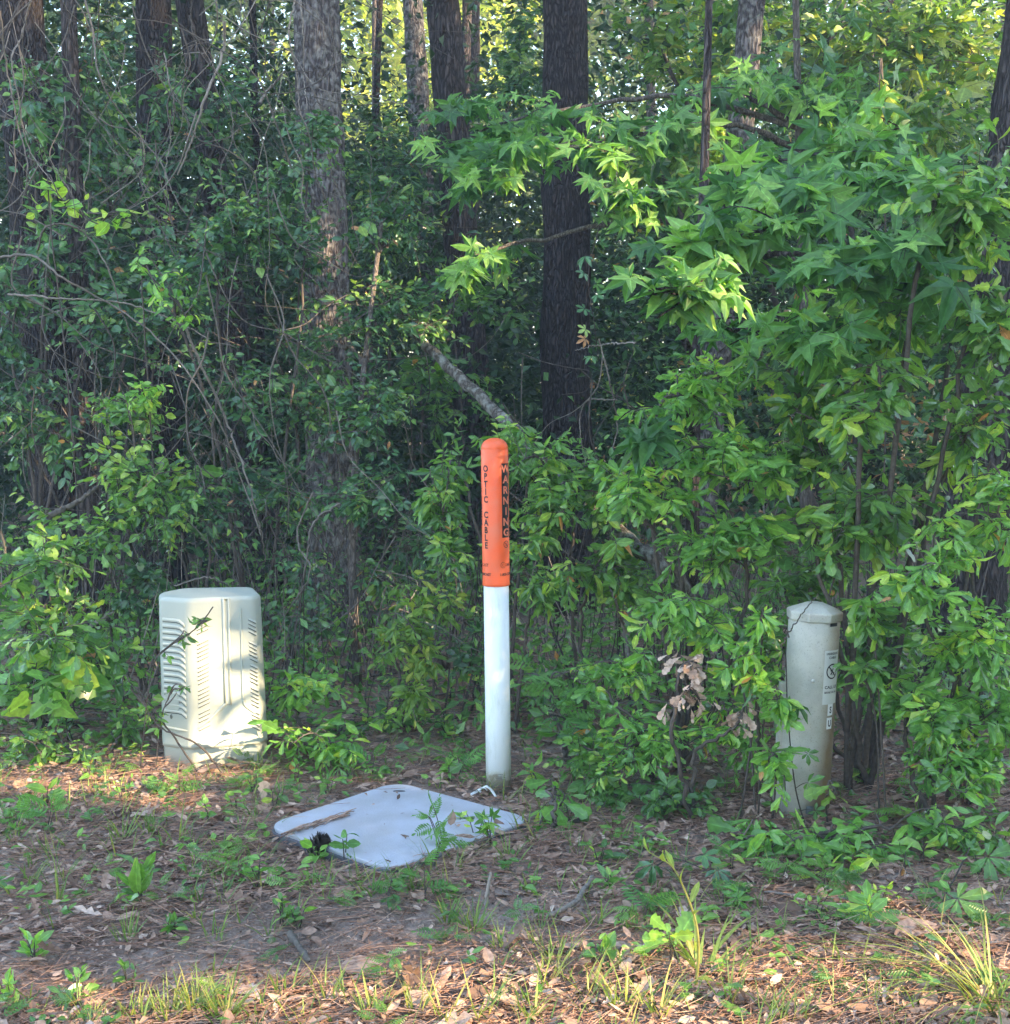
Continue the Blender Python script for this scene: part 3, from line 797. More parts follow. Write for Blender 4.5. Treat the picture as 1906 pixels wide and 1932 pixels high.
cloud('sunlit_thicket', 'sunlit yellow green thicket seen between the trunks at top centre', 'sunny_leaf', 120, 80, (-.28, .02), (26, 30), (2.0, 11.0), (.14, .3), (.8, 1.4), 9, tint=(.5, .25))
rng = np.random.default_rng(404); mb = MB()
n = 620
y = rng.uniform(5.7, 8.6, n); x = rng.uniform(-1.0, 1.0, n) * .36 * y
a = np.stack([x, y, hgt(x, y) - .02], 1); hh_ = rng.uniform(.15, .95, n)
e = a + np.stack([rng.normal(0, .22, n) * hh_, rng.normal(0, .15, n) * hh_, hh_], 1)
tubes(mb, bez(a, (a + e) / 2 + rng.normal(0, .06, (n, 3)), e, 7), rng.uniform(.0025, .007, n), .001, 5, np.clip(rng.normal(.4, .28, n), 0, 1))
n = 260     # fallen twigs among them
y = rng.uniform(5.3, 8.4, n); x = rng.uniform(-1.0, 1.0, n) * .38 * y; th = rng.uniform(0, 6.28, n); L_ = rng.uniform(.15, .6, n)
a = np.stack([x, y, hgt(x, y) + rng.uniform(.01, .06, n)], 1); e = a + np.stack([np.cos(th) * L_, np.sin(th) * L_, rng.normal(0, .05, n)], 1)
tubes(mb, bez(a, (a + e) / 2 + rng.normal(0, .03, (n, 3)), e, 6), rng.uniform(.002, .006, n), .001, 5, np.clip(rng.normal(.45, .3, n), 0, 1))
tag(mb.build('brushwood', M['twig']), 'thin dead stems and fallen twigs on the dim floor behind the verge', 'brushwood', kind='stuff')
# ------------------------------------------------------------------ shrubs and saplings at the wood's edge
def bx(px, Y):
    return (at(px, 1000, Y)[0], Y)


G = M['sapling_bark']
# --- left side
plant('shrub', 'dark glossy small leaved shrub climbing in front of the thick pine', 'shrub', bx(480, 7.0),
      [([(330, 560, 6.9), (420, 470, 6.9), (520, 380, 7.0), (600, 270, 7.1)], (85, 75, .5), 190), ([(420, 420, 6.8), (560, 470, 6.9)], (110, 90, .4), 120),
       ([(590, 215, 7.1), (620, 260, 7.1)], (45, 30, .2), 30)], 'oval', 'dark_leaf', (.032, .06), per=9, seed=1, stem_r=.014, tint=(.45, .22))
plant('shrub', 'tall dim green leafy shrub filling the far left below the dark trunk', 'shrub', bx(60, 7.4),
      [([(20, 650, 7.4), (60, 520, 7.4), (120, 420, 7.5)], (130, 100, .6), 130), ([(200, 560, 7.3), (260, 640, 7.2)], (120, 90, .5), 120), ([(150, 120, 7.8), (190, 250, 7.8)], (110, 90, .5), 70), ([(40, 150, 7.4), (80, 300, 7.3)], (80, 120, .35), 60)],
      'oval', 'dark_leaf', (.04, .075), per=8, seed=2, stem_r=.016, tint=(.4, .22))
plant('shrub', 'shrub with light green leaf sprays under the vine tangle at left', 'shrub', bx(260, 6.3),
      [([(190, 760, 6.3), (270, 790, 6.2)], (70, 40, .25), 40), ([(230, 890, 6.1), (330, 960, 6.0)], (100, 90, .35), 110), ([(120, 1000, 6.0), (200, 1020, 5.9)], (100, 60, .3), 60)],
      'oval', 'mid_leaf', (.035, .065), per=8, seed=3, tint=(.55, .22))
plant('shrub', 'dark green leafy shrub rising behind the cabinet', 'shrub', bx(400, 6.5),
      [([(330, 980, 6.4), (420, 900, 6.5)], (110, 90, .35), 80), ([(420, 700, 6.7), (500, 800, 6.7)], (110, 90, .4), 70), ([(240, 1130, 6.1), (300, 1080, 6.1)], (70, 60, .3), 50)],
      'oval', 'dark_leaf', (.03, .055), per=9, seed=4, tint=(.4, .2))
plant('shrub', 'low bushy plant with pale lobed leaves at the left edge', 'shrub', bx(60, 5.6),
      [([(20, 1080, 5.6), (120, 1060, 5.6)], (90, 55, .25), 50), ([(60, 1160, 5.5), (150, 1210, 5.4)], (110, 70, .3), 80), ([(30, 1290, 5.4), (200, 1250, 5.5)], (120, 60, .3), 70)],
      'oak', 'mid_leaf', (.05, .085), per=6, seed=5, tint=(.5, .25))
plant('grape_vine', 'broad heart shaped leaves low at the left edge', 'vine', bx(100, 5.3),
      [([(60, 1330, 5.25), (140, 1290, 5.3), (60, 1260, 5.3)], (60, 45, .15), 16)], 'grape', 'bright_leaf', (.08, .12), per=3, seed=6, tint=(.5, .2), droop=.7, face=.9, up=.5)
plant('shrub', 'small leafy bush with bright tips left of the cabinet foot', 'shrub', bx(140, 5.2),
      [([(60, 1400, 5.15), (150, 1430, 5.1)], (70, 35, .15), 34), ([(240, 1370, 5.35)], (50, 45, .12), 22)], 'oval', 'mid_leaf', (.03, .055), per=7, seed=7, tint=(.6, .2))
plant('sapling', 'thin sapling with drooping leaves leaning across the cabinet', 'sapling', tuple(gp(385, 1465)[:2]),
      [([(300, 1370, 4.98), (262, 1310, 5.0)], (22, 16, .05), 9), ([(235, 1290, 5.02)], (18, 14, .04), 6)],
      'long', 'mid_leaf', (.03, .05), per=5, seed=8, stem_r=.006, tint=(.5, .2))
plant('sapling', 'slender leafy shoot crossing the louvres from the left of the cabinet', 'sapling', tuple(gp(283, 1462)[:2]),
      [([(296, 1240, 4.93), (345, 1205, 4.92), (375, 1180, 4.92), (402, 1145, 4.92)], (20, 13, .03), 8), ([(325, 1305, 4.95), (345, 1300, 4.95)], (18, 8, .03), 4)],
      'long', 'mid_leaf', (.03, .05), per=4, seed=39, stem_r=.003, tint=(.4, .2))
plant('shrub', 'light green leafy sprig bush against the right side of the cabinet', 'shrub', bx(570, 5.35),
      [([(540, 1300, 5.3), (610, 1290, 5.35)], (55, 40, .14), 36), ([(560, 1400, 5.1), (640, 1420, 5.1)], (70, 45, .18), 40)], 'woak', 'bright_leaf', (.045, .075), per=6, seed=9, tint=(.5, .2))
plant('young_tree', 'small glossy leaved tree with a slender peeling stem right of the thick pine', 'tree', bx(672, 6.5),
      [([(640, 640, 6.8), (740, 560, 6.9), (790, 610, 6.8)], (90, 90, .35), 130), ([(660, 800, 6.5), (730, 760, 6.6)], (90, 80, .35), 110), ([(660, 950, 6.3), (740, 900, 6.4)], (70, 60, .3), 70),
       ([(700, 450, 7.0), (760, 380, 7.2)], (80, 80, .4), 80)], 'oval', 'dark_leaf', (.03, .055), per=9, seed=10, stem_r=.026, trunk=[(668, 1150, 6.4), (664, 1000, 6.4), (680, 760, 6.6), (720, 420, 7.0)], woody=G, tint=(.45, .22))
plant('shrub', 'yellow green drooping leaved shrub between cabinet and marker', 'shrub', bx(770, 5.7),
      [([(730, 1190, 5.6), (800, 1240, 5.5)], (65, 60, .2), 50), ([(770, 1110, 5.7), (840, 1160, 5.6)], (50, 40, .15), 26), ([(780, 1310, 5.4)], (50, 40, .15), 22)],
      'long', 'yellow_leaf', (.045, .075), per=6, seed=11, tint=(.35, .25), droop=.5)
plant('shrub', 'dim cedar like bush between the trunks at top centre', 'tree', bx(720, 9.4),
      [([(700, 380, 9.4), (740, 330, 9.5), (800, 250, 9.6)], (90, 70, .6), 120), ([(960, 190, 10.5), (985, 60, 10.6)], (60, 90, .6), 90), ([(720, 470, 9.3)], (110, 60, .5), 70)],
      'long', 'dark_leaf', (.05, .09), per=12, seed=12, stem_r=.03, tint=(.5, .25))
plant('climbing_vine', 'bright green leaf sprig at the end of the arched cane, upper left', 'vine', bx(150, 6.2),
      [([(90, 352, 6.0), (120, 380, 6.0), (190, 425, 6.0), (230, 400, 6.0)], (45, 30, .1), 14)], 'wide', 'bright_leaf', (.045, .075), per=3, seed=34, tint=(.85, .12), stem_r=.005)
plant('climbing_vine', 'pale green leaf spray hanging over the vines left of centre', 'vine', bx(300, 6.2),
      [([(270, 500, 6.0), (330, 560, 6.0), (360, 620, 6.0)], (60, 50, .15), 26), ([(240, 740, 6.0), (290, 760, 6.0)], (55, 40, .12), 24)], 'oval', 'bright_leaf', (.035, .06), per=5, seed=35, tint=(.6, .2), stem_r=.005)
plant('shrub', 'dense dark bush covering the lower thick pine trunk', 'shrub', bx(560, 7.3),
      [([(520, 640, 7.2), (600, 700, 7.2), (560, 800, 7.1)], (90, 90, .35), 110), ([(500, 930, 6.9), (590, 950, 6.8)], (90, 90, .3), 100), ([(570, 430, 7.5), (590, 560, 7.45)], (55, 90, .2), 60), ([(620, 830, 7.2), (600, 700, 7.2)], (60, 80, .2), 50)], 'oval', 'dark_leaf', (.03, .055), per=9, seed=36, tint=(.42, .22))
plant('shrub', 'dark leafy growth between the two upper left trunks', 'shrub', bx(200, 7.9),
      [([(180, 200, 7.9), (230, 330, 7.9), (200, 430, 7.8)], (110, 120, .45), 130), ([(20, 760, 7.3), (110, 820, 7.2)], (100, 110, .4), 100), ([(450, 150, 8.6), (440, 260, 8.4)], (60, 110, .4), 70), ([(300, 180, 8.0), (370, 300, 7.9)], (70, 110, .35), 70), ([(300, 420, 7.6), (330, 560, 7.5)], (80, 100, .35), 60)], 'oval', 'dark_leaf', (.04, .07), per=8, seed=37, tint=(.45, .22))
plant('shrub', 'dim leafy bush in the dark gap behind the leaning branch', 'shrub', bx(860, 8.2),
      [([(800, 690, 8.2), (860, 780, 8.0)], (100, 70, .4), 60), ([(860, 560, 8.6), (960, 600, 8.8)], (100, 60, .4), 60)], 'oval', 'mid_leaf', (.05, .08), per=7, seed=38, tint=(.3, .2))
plant('shrub', 'dark twiggy bush on the forest floor between cabinet and slender stem', 'shrub', bx(560, 6.8),
      [([(540, 1050, 6.6), (600, 1120, 6.4)], (80, 70, .35), 70), ([(520, 1160, 6.2), (590, 1190, 6.1)], (60, 50, .25), 40)], 'oval', 'dark_leaf', (.03, .055), per=5, seed=41, tint=(.35, .2))
plant('shrub', 'dim bush with bare stems behind the white part of the marker', 'shrub', bx(840, 6.9),
      [([(760, 1000, 6.8), (850, 1060, 6.6)], (80, 80, .35), 80), ([(700, 1080, 6.5), (800, 1150, 6.3)], (80, 50, .3), 60), ([(900, 1180, 6.0), (880, 1270, 5.8)], (50, 50, .2), 40)], 'oval', 'dark_leaf', (.03, .06), per=5, seed=42, tint=(.4, .2))
plant('shrub', 'low leafy patch at the back of the verge left of the marker', 'shrub', bx(690, 5.7),
      [([(640, 1380, 5.5), (720, 1360, 5.6), (850, 1360, 5.5)], (80, 30, .2), 50)], 'oval', 'mid_leaf', (.03, .05), per=5, seed=43, tint=(.45, .2))
# --- centre
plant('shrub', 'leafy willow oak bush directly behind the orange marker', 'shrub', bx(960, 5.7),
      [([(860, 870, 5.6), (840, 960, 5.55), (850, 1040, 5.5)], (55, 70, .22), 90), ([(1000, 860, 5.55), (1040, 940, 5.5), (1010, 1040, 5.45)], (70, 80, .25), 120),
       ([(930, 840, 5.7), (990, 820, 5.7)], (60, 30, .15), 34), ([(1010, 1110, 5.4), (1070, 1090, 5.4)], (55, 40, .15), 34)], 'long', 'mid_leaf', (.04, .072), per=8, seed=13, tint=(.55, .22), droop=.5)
plant('shrub', 'green shrub with upright shoots right of the marker, under the star leaves', 'shrub', bx(1110, 5.8),
      [([(1100, 880, 5.7), (1170, 950, 5.7)], (80, 70, .25), 80), ([(1130, 1060, 5.5), (1200, 1120, 5.5)], (70, 60, .2), 60)], 'oval', 'mid_leaf', (.04, .07), per=7, seed=14, tint=(.5, .22))
plant('fern', 'feathery fern like plant low to the right of the marker', 'fern', bx(1070, 5.3),
      [([(1040, 1270, 5.25), (1100, 1290, 5.25)], (60, 30, .12), 12), ([(1060, 1340, 5.1)], (50, 30, .1), 8)], 'fern', 'fern_leaf', (.12, .18), per=2, seed=15, t0=.6, droop=.2, jit=.4, tint=(.5, .25))
plant('shrub', 'low mixed green bush between the marker and the right pedestal', 'shrub', bx(1250, 5.0),
      [([(1130, 1290, 5.0), (1220, 1260, 5.05)], (70, 45, .18), 56), ([(1180, 1420, 4.8), (1260, 1380, 4.8)], (90, 70, .22), 84), ([(1360, 1330, 4.8), (1400, 1420, 4.75)], (50, 70, .15), 40)],
      'woak', 'bright_leaf', (.036, .066), per=7, seed=16, tint=(.42, .24))
plant('shrub', 'dark low shrub at ground level right of the fern', 'shrub', bx(1180, 4.85),
      [([(1080, 1400, 4.85), (1160, 1500, 4.75)], (80, 60, .2), 60), ([(1250, 1500, 4.6), (1330, 1530, 4.55)], (70, 45, .16), 40)], 'oval', 'mid_leaf', (.03, .055), per=7, seed=17, tint=(.35, .2))
plant('oak_seedling', 'broad lobed oak seedling just right of the white lid', 'seedling', tuple(gp(1050, 1575)[:2]),
      [([(1040, 1490, 4.5), (1060, 1520, 4.48)], (32, 26, .06), 6), ([(1030, 1560, 4.4)], (26, 16, .06), 4)], 'oak', 'bright_leaf', (.08, .12), per=3, seed=18, tint=(.4, .2), t0=.6)
# --- right: star leaved sweet gum
GUM = dict(droop=.65, face=.6, up=.6, jit=.5, t0=.15, spread=1.2, )
plant('sweetgum_sapling', 'tall star leaved sapling whose branches spread over the upper right', 'tree', bx(1312, 5.9),
      [([(1230, 550, 4.2), (1340, 530, 4.3), (1240, 600, 4.2)], (70, 60, 0.10), 20), ([(1280, 470, 4.8), (1420, 440, 4.8), (1560, 390, 4.9)], (137, 79, 0.32), 31),
       ([(1380, 370, 5.1), (1560, 350, 5.1), (1720, 320, 5.2)], (150, 87, 0.40), 42), ([(1500, 480, 4.7), (1640, 510, 4.7), (1760, 560, 4.7)], (137, 87, 0.35), 34),
       ([(1400, 620, 4.6), (1560, 640, 4.6)], (150, 72, 0.35), 26), ([(1240, 820, 4.6), (1200, 815, 4.6)], (56, 31, 0.16), 6), ([(1500, 300, 5.4), (1700, 240, 5.6)], (187, 87, 0.48), 31)],
      'star', 'gum_leaf', (.085, .16), per=4, seed=20, stem_r=.032, trunk=[(1308, 900, 5.8), (1316, 640, 5.8), (1330, 300, 5.9), (1340, -80, 6.0)], woody=M['bark'], tint=(.6, .3), **GUM)
plant('sweetgum_sapling', 'further star leaved branch reaching left across the dark central trunk', 'tree', bx(1525, 7.4),
      [([(1300, 240, 7.0), (1120, 270, 6.8), (960, 300, 6.6), (880, 350, 6.5)], (112, 65, 0.48), 63), ([(1050, 210, 7.2), (900, 250, 7.0), (820, 300, 6.9)], (87, 58, 0.40), 31),
       ([(1300, 340, 6.8), (1180, 400, 6.7)], (112, 72, 0.48), 31), ([(980, 460, 6.8), (900, 490, 6.7), (860, 520, 6.7)], (87, 50, 0.40), 17), ([(1400, 160, 7.2), (1560, 180, 7.2)], (175, 72, 0.64), 42)],
      'star', 'gum_leaf', (.08, .15), per=5, seed=21, stem_r=.035, trunk=[(1520, 700, 7.3), (1510, 350, 7.3), (1500, -60, 7.3)], woody=M['sapling_bark'], tint=(.48, .3), **GUM)
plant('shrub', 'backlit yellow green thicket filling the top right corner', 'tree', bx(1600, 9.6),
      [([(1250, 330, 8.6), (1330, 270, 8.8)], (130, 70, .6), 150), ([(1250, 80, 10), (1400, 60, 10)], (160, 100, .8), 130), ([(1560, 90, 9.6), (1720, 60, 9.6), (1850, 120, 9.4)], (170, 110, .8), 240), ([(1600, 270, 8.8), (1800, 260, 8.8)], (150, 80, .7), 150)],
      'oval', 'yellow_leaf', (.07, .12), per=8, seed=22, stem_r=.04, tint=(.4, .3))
plant('climbing_vine', 'hanging sprig of bright yellow green leaves high at the right', 'vine', bx(1680, 6.2),
      [([(1665, 140, 5.9), (1660, 180, 5.9), (1675, 215, 5.9)], (22, 26, .06), 8)], 'wide', 'yellow_leaf', (.07, .10), per=3, seed=23, tint=(.85, .1), droop=.8, face=.9, up=.4, stem_r=.005)
# --- right: oaks
plant('oak_sapling', 'water oak sapling with glossy leaves in front of the grey sapling trunk', 'tree', bx(1300, 5.1),
      [([(1240, 780, 4.9), (1330, 740, 4.95), (1370, 700, 5.0)], (80, 60, .22), 80), ([(1290, 870, 4.8), (1400, 850, 4.8), (1460, 900, 4.8)], (90, 55, .22), 90), ([(1180, 920, 4.85), (1270, 950, 4.8)], (70, 45, .2), 54),
       ([(1400, 1000, 4.75), (1320, 1060, 4.75)], (100, 55, .22), 90), ([(1260, 1140, 4.75), (1340, 1180, 4.7)], (80, 55, .2), 64)], 'mixoak', 'bright_leaf', (.042, .078), per=8, seed=24, stem_r=.014, tint=(.42, .24), t0=.35)
plant('oak_sapling', 'right oak sapling with long lobed leaves in front of the edge trunk', 'tree', bx(1640, 4.9),
      [([(1640, 700, 4.5), (1660, 760, 4.45), (1600, 820, 4.5)], (60, 45, .14), 34), ([(1760, 390, 4.5), (1820, 380, 4.5), (1790, 450, 4.5)], (75, 55, .18), 50), ([(1500, 720, 4.9), (1560, 880, 4.9)], (90, 80, .25), 90),
       ([(1850, 560, 4.6), (1880, 680, 4.6)], (80, 70, .2), 60), ([(1870, 300, 4.9), (1880, 450, 4.8)], (50, 110, .2), 44), ([(1860, 760, 4.8), (1800, 860, 4.8)], (80, 80, .2), 50), ([(1540, 1000, 4.7), (1660, 960, 4.8)], (120, 70, .25), 100), ([(1700, 620, 4.9), (1600, 640, 4.9)], (110, 60, .25), 70)],
      'mixoak', 'mid_leaf', (.05, .10), per=7, seed=25, stem_r=.016, tint=(.5, .25), t0=.4)
plant('shrub', 'leafy oak shrub at the right edge with bright new leaf rosettes', 'shrub', bx(1840, 4.7),
      [([(1780, 990, 4.5), (1800, 1060, 4.5)], (50, 45, .14), 30), ([(1700, 1090, 4.4), (1780, 1130, 4.4)], (70, 40, .16), 44), ([(1870, 880, 4.7), (1890, 1000, 4.6)], (60, 90, .2), 56), ([(1860, 1180, 4.5), (1800, 1240, 4.5)], (80, 60, .2), 60)],
      'mixoak', 'bright_leaf', (.045, .08), per=7, seed=26, tint=(.5, .25), t0=.4)
plant('shrub', 'dark leafy shrub behind the right pedestal', 'shrub', bx(1640, 5.2),
      [([(1480, 1110, 5.1), (1580, 1060, 5.2)], (90, 50, .2), 64), ([(1680, 1180, 5.0), (1650, 1300, 4.9)], (80, 90, .22), 80), ([(1420, 1180, 5.0), (1440, 1280, 5.0)], (40, 60, .15), 26)], 'woak', 'mid_leaf', (.04, .07), per=8, seed=27, tint=(.32, .2))
plant('shrub', 'glossy green bush standing right of the pedestal foot', 'shrub', bx(1760, 4.55),
      [([(1720, 1330, 4.45), (1800, 1380, 4.4)], (85, 60, .2), 76), ([(1760, 1450, 4.35), (1860, 1440, 4.4)], (90, 50, .18), 64), ([(1880, 1320, 4.5)], (60, 70, .2), 40)], 'woak', 'bright_leaf', (.04, .07), per=8, seed=28, tint=(.35, .24))
plant('shrub', 'leafy branches overlapping the right side of the pedestal top', 'shrub', bx(1680, 4.55),
      [([(1645, 1150, 4.32), (1660, 1190, 4.35)], (42, 30, .1), 22), ([(1630, 1260, 4.35)], (40, 22, .08), 12)], 'woak', 'mid_leaf', (.05, .08), per=6, seed=29, stem_r=.005, tint=(.4, .22))
plant('shrub', 'light green sprig shrub touching the left side of the pedestal', 'shrub', bx(1440, 4.5),
      [([(1455, 1300, 4.33), (1475, 1340, 4.33)], (36, 34, .07), 18), ([(1390, 1240, 4.4), (1420, 1280, 4.4)], (40, 40, .1), 20), ([(1440, 1150, 4.35), (1432, 1210, 4.35)], (20, 28, .06), 10), ([(1458, 1420, 4.33), (1465, 1480, 4.33)], (30, 40, .06), 16)], 'woak', 'bright_leaf', (.045, .075), per=6, seed=30, stem_r=.005, tint=(.5, .22))
plant('shrub', 'low leafy row of seedlings in front of the pedestal foot', 'shrub', bx(1500, 4.2),
      [([(1400, 1580, 4.2), (1480, 1600, 4.15)], (85, 45, .16), 26), ([(1560, 1580, 4.2), (1640, 1600, 4.15)], (85, 46, .16), 28), ([(1720, 1560, 4.2), (1830, 1570, 4.2)], (100, 55, .2), 34)], 'woak', 'bright_leaf', (.045, .08), per=5, seed=31, tint=(.35, .24))
plant('oak_seedling', 'single pale green lobed leaf spray at the pedestal foot', 'seedling', tuple(gp(1560, 1560)[:2]),
      [([(1575, 1490, 4.18), (1560, 1485, 4.18)], (18, 10, .03), 3)], 'oak', 'yellow_leaf', (.08, .10), per=2, seed=32, tint=(.45, .1), t0=.7, stem_r=.004)
plant('dead_sprig', 'dried brown leaf cluster hanging left of the pedestal', 'branch', tuple(gp(1330, 1545)[:2]),
      [([(1290, 1250, 4.45), (1320, 1320, 4.42)], (44, 60, .10), 22), ([(1390, 1370, 4.4), (1400, 1340, 4.4)], (30, 32, .08), 11)], 'oak', 'pale_dead_leaf', (.028, .052), per=4, seed=33, tint=(.55, .3), droop=.8, face=.9, up=.3)

# --- creepers
def creeper(label, pts, n, size, seed, mat='mid_leaf', tint=(.3, .15)):
    rng = np.random.default_rng(seed + 900)
    p = smooth_path([at(*q) for q in pts], 40)
    mb = MB(); tubes(mb, p[None], 0.0028, 0.0015, 5, 0.1)
    ml = MB()
    ii = np.linspace(4, 39, n).astype(int)
    P0 = p[ii]
    off = np.stack([rng.choice([-1, 1], n) * rng.uniform(.02, .05, n), rng.uniform(-.075, -.03, n), rng.uniform(-.01, .04, n)], 1)
    tubes(mb, bez(P0, P0 + off * .6 + [0, 0, .01], P0 + off, 5), 0.0014, 0.001, 4, 0.2)
    D = nrm(off * [1, .4, .2] + [0, -.01, -.02]); Nn = nrm(rng.normal(0, .5, (n, 3)) + [0, -.7, .6])
    place(ml, 'creep', P0 + off, D, Nn, rng.uniform(size[0], size[1], n), np.clip(rng.normal(tint[0], tint[1], n), 0, 1), rng)
    root = empty('creeper', p[0]); tag(root, label, 'vine')
    mb.build('stem', M['twig'], root, p[0]); ml.build('leaves', M[mat], root, p[0], smooth=False)


creeper('five leaflet creeper climbing up the front of the right pedestal', [(1520, 1560, 4.42), (1500, 1480, 4.4), (1487, 1350, 4.4), (1484, 1260, 4.4), (1482, 1205, 4.4)], 7, (.038, .06), 1, 'mid_leaf', (.25, .25))
creeper('large five leaflet creeper on the ground at lower right', [(1830, 1600, 4.1), (1800, 1660, 3.85), (1780, 1700, 3.7), (1790, 1740, 3.6)], 4, (.10, .14), 2, 'mid_leaf', (.55, .15))
creeper('dark five leaflet creeper in front of the low bush', [(1230, 1640, 3.95), (1270, 1620, 3.95), (1330, 1640, 3.9)], 4, (.05, .075), 3, 'dark_leaf', (.5, .1))
creeper('round leaved vine hanging down right of the dark trunk', [(1130, 430, 5.9), (1110, 520, 5.9), (1120, 600, 5.9), (1130, 680, 5.9)], 9, (.04, .055), 4, 'dark_leaf', (.7, .2))

# --- bare vines on the left
VT = 'bare vines in the left thicket'
VL = [('pale dead branch slanting down from the top left past the leaning trunk', [(424, 40), (420, 100), (385, 190), (360, 270), (335, 330)], 7.2, .013, .9),
      ('long arching vine from the left edge sweeping down towards the cabinet', [(-10, 487), (60, 482), (120, 525), (210, 575), (310, 650), (400, 770), (455, 900), (492, 1010)], 6.0, .008, .6),
      ('arched grey cane rising at left and bending down to the right', [(72, 470), (85, 430), (125, 424), (170, 450), (210, 520), (230, 590), (265, 660)], 6.2, .008, .45),
      ('nearly straight pale cane lying across the left thicket', [(15, 555), (110, 562), (230, 572), (320, 600), (395, 640)], 6.1, .007, .85),
      ('bundle of tan vines falling steeply behind the cabinet', [(345, 610), (385, 700), (430, 800), (465, 900), (492, 1000), (500, 1060)], 6.2, .010, .6),
      ('thin vine hanging from the top left corner to the ground', [(0, 20), (12, 120), (30, 220), (52, 330), (20, 450), (10, 560)], 7.0, .007, .5),
      ('tan vine crossing the dark upper left trunk', [(60, -10), (40, 70), (22, 110), (34, 180), (55, 280), (110, 360)], 6.9, .008, .7),
      ('vine dropping in a slow curve left of the leaning trunk', [(160, -10), (175, 60), (190, 150), (240, 230), (300, 300), (340, 390), (420, 470)], 7.0, .008, .45),
      ('wavy vine hanging beside the upright dark trunk', [(310, 100), (318, 150), (330, 210), (322, 260), (312, 330), (325, 420)], 7.4, .006, .6),
      ('twin vines climbing up the thick pine trunk', [(560, -10), (545, 60), (560, 140), (566, 210), (590, 260)], 7.75, .008, .8),
      ('pale vine running straight up the thick pine', [(566, -10), (572, 60), (573, 150), (580, 200)], 7.75, .007, .9),
      ('broken curved branch pointing right from beside the thick pine', [(490, 195), (505, 170), (525, 150), (538, 133)], 8.0, .014, .8),
      ('curved stem rising at the far left of the cabinet', [(0, 1000), (20, 1080), (32, 1140), (35, 1180)], 5.6, .009, .8),
      ('looping vine right of the cabinet', [(590, 930), (560, 1010), (585, 1080), (540, 1160), (525, 1220), (560, 1250), (600, 1290)], 5.9, .006, .5),
      ('vine swinging from the low tree down to the cabinet side', [(640, 950), (590, 990), (575, 1080), (545, 1190), (530, 1250)], 6.0, .006, .6),
      ('thin cane arching over the cabinet top', [(330, 1105), (400, 1090), (450, 1120), (500, 1140)], 5.7, .005, .6),
      ('hanging looped vine right of the dark central trunk', [(1130, 640), (1150, 720), (1165, 800), (1150, 870), (1145, 950)], 7.0, .007, .6),
      ('thin loop of vine in the gap under the star leaves', [(1165, 755), (1110, 755), (1095, 790), (1100, 850), (1125, 930)], 7.0, .006, .6),
      ('dead twig poking left from under the star leaves', [(1200, 645), (1140, 650), (1085, 660)], 5.6, .005, .95),
      ('slender leafless stem in the dark gap at right', [(1455, 890), (1440, 940), (1445, 1000), (1436, 1060)], 5.2, .008, .3),
      ('dark crooked stem right of the pedestal', [(1606, 1480), (1604, 1400), (1612, 1340), (1600, 1290), (1596, 1220)], 4.75, .010, .15),
      ('dark forked stem in front of the left side of the pedestal', [(1436, 1470), (1430, 1350), (1424, 1250), (1415, 1190)], 4.6, .011, .15),
      ('thin twig crossing in front of the pedestal cap', [(1455, 1250), (1480, 1210), (1505, 1170), (1545, 1120)], 4.42, .005, .25),
      ('dark log piece lying at the base of the left green bushes', [(90, 975), (150, 945), (200, 905)], 6.0, .022, .3),
      ('pale broken branch stub by the left bushes', [(160, 1190), (190, 1170), (215, 1155)], 5.7, .013, .95),
      ('split rotten stick standing right of the marker', [(1188, 1240), (1175, 1180), (1160, 1130), (1150, 1105)], 5.5, .012, .55)]
for k, (lab, pts, Yv, r, tn) in enumerate(VL):
    rng = np.random.default_rng(k + 40)
    w = [at(px, py, Yv + 0.08 * math.sin(i * 2.1 + k)) for i, (px, py) in enumerate(pts)]
    p = smooth_path(w, 50); p[1:-1] += rng.normal(0, 0.0025, (48, 3))
    mb = MB(); tubes(mb, p[None], r * 0.68, r * 0.3, 7, tn)
    o = mb.build('vine' if Yv > 5 and r < .0125 else 'branch', M['vine'], None, p[0]); tag(o, lab, 'vine' if o.name.startswith('vine') else 'branch', VT if o.name.startswith('vine') else None)

# fine tangle: one mass
rng = np.random.default_rng(61)
mb = MB(); ml = MB()
for k in range(260):
    z = rng.uniform()
    px = rng.uniform(-30, 640) if z < .8 else rng.uniform(620, 1250)
    py = rng.uniform(-60, 850) if z < .8 else rng.uniform(650, 1150)
    Yv = rng.uniform(5.9, 7.9)
    a = at(px, py, Yv)
    L = rng.uniform(.4, 1.5); dirv = np.array([rng.normal(0.25, .45), rng.normal(0, .2), -1.0 if rng.uniform() < .8 else .3]); dirv /= np.linalg.norm(dirv)
    steps = 6
    pts = [a]
    for s in range(steps):
        dirv = dirv + rng.normal(0, .42, 3) * [1, .5, .7]; dirv /= np.linalg.norm(dirv)
        q = pts[-1] + dirv * L / steps
        q[2] = max(q[2], gz(q[0], q[1]) + .03); pts.append(q)
    tubes(mb, smooth_path(pts, 26)[None], rng.uniform(.0016, .0042), .0012, 4, np.clip(rng.normal(.34, .28), 0, 1))
tag(mb.build('vine_tangle', M['vine']), 'fine tangle of bare twigs and vines in the left thicket', 'vines', kind='stuff')

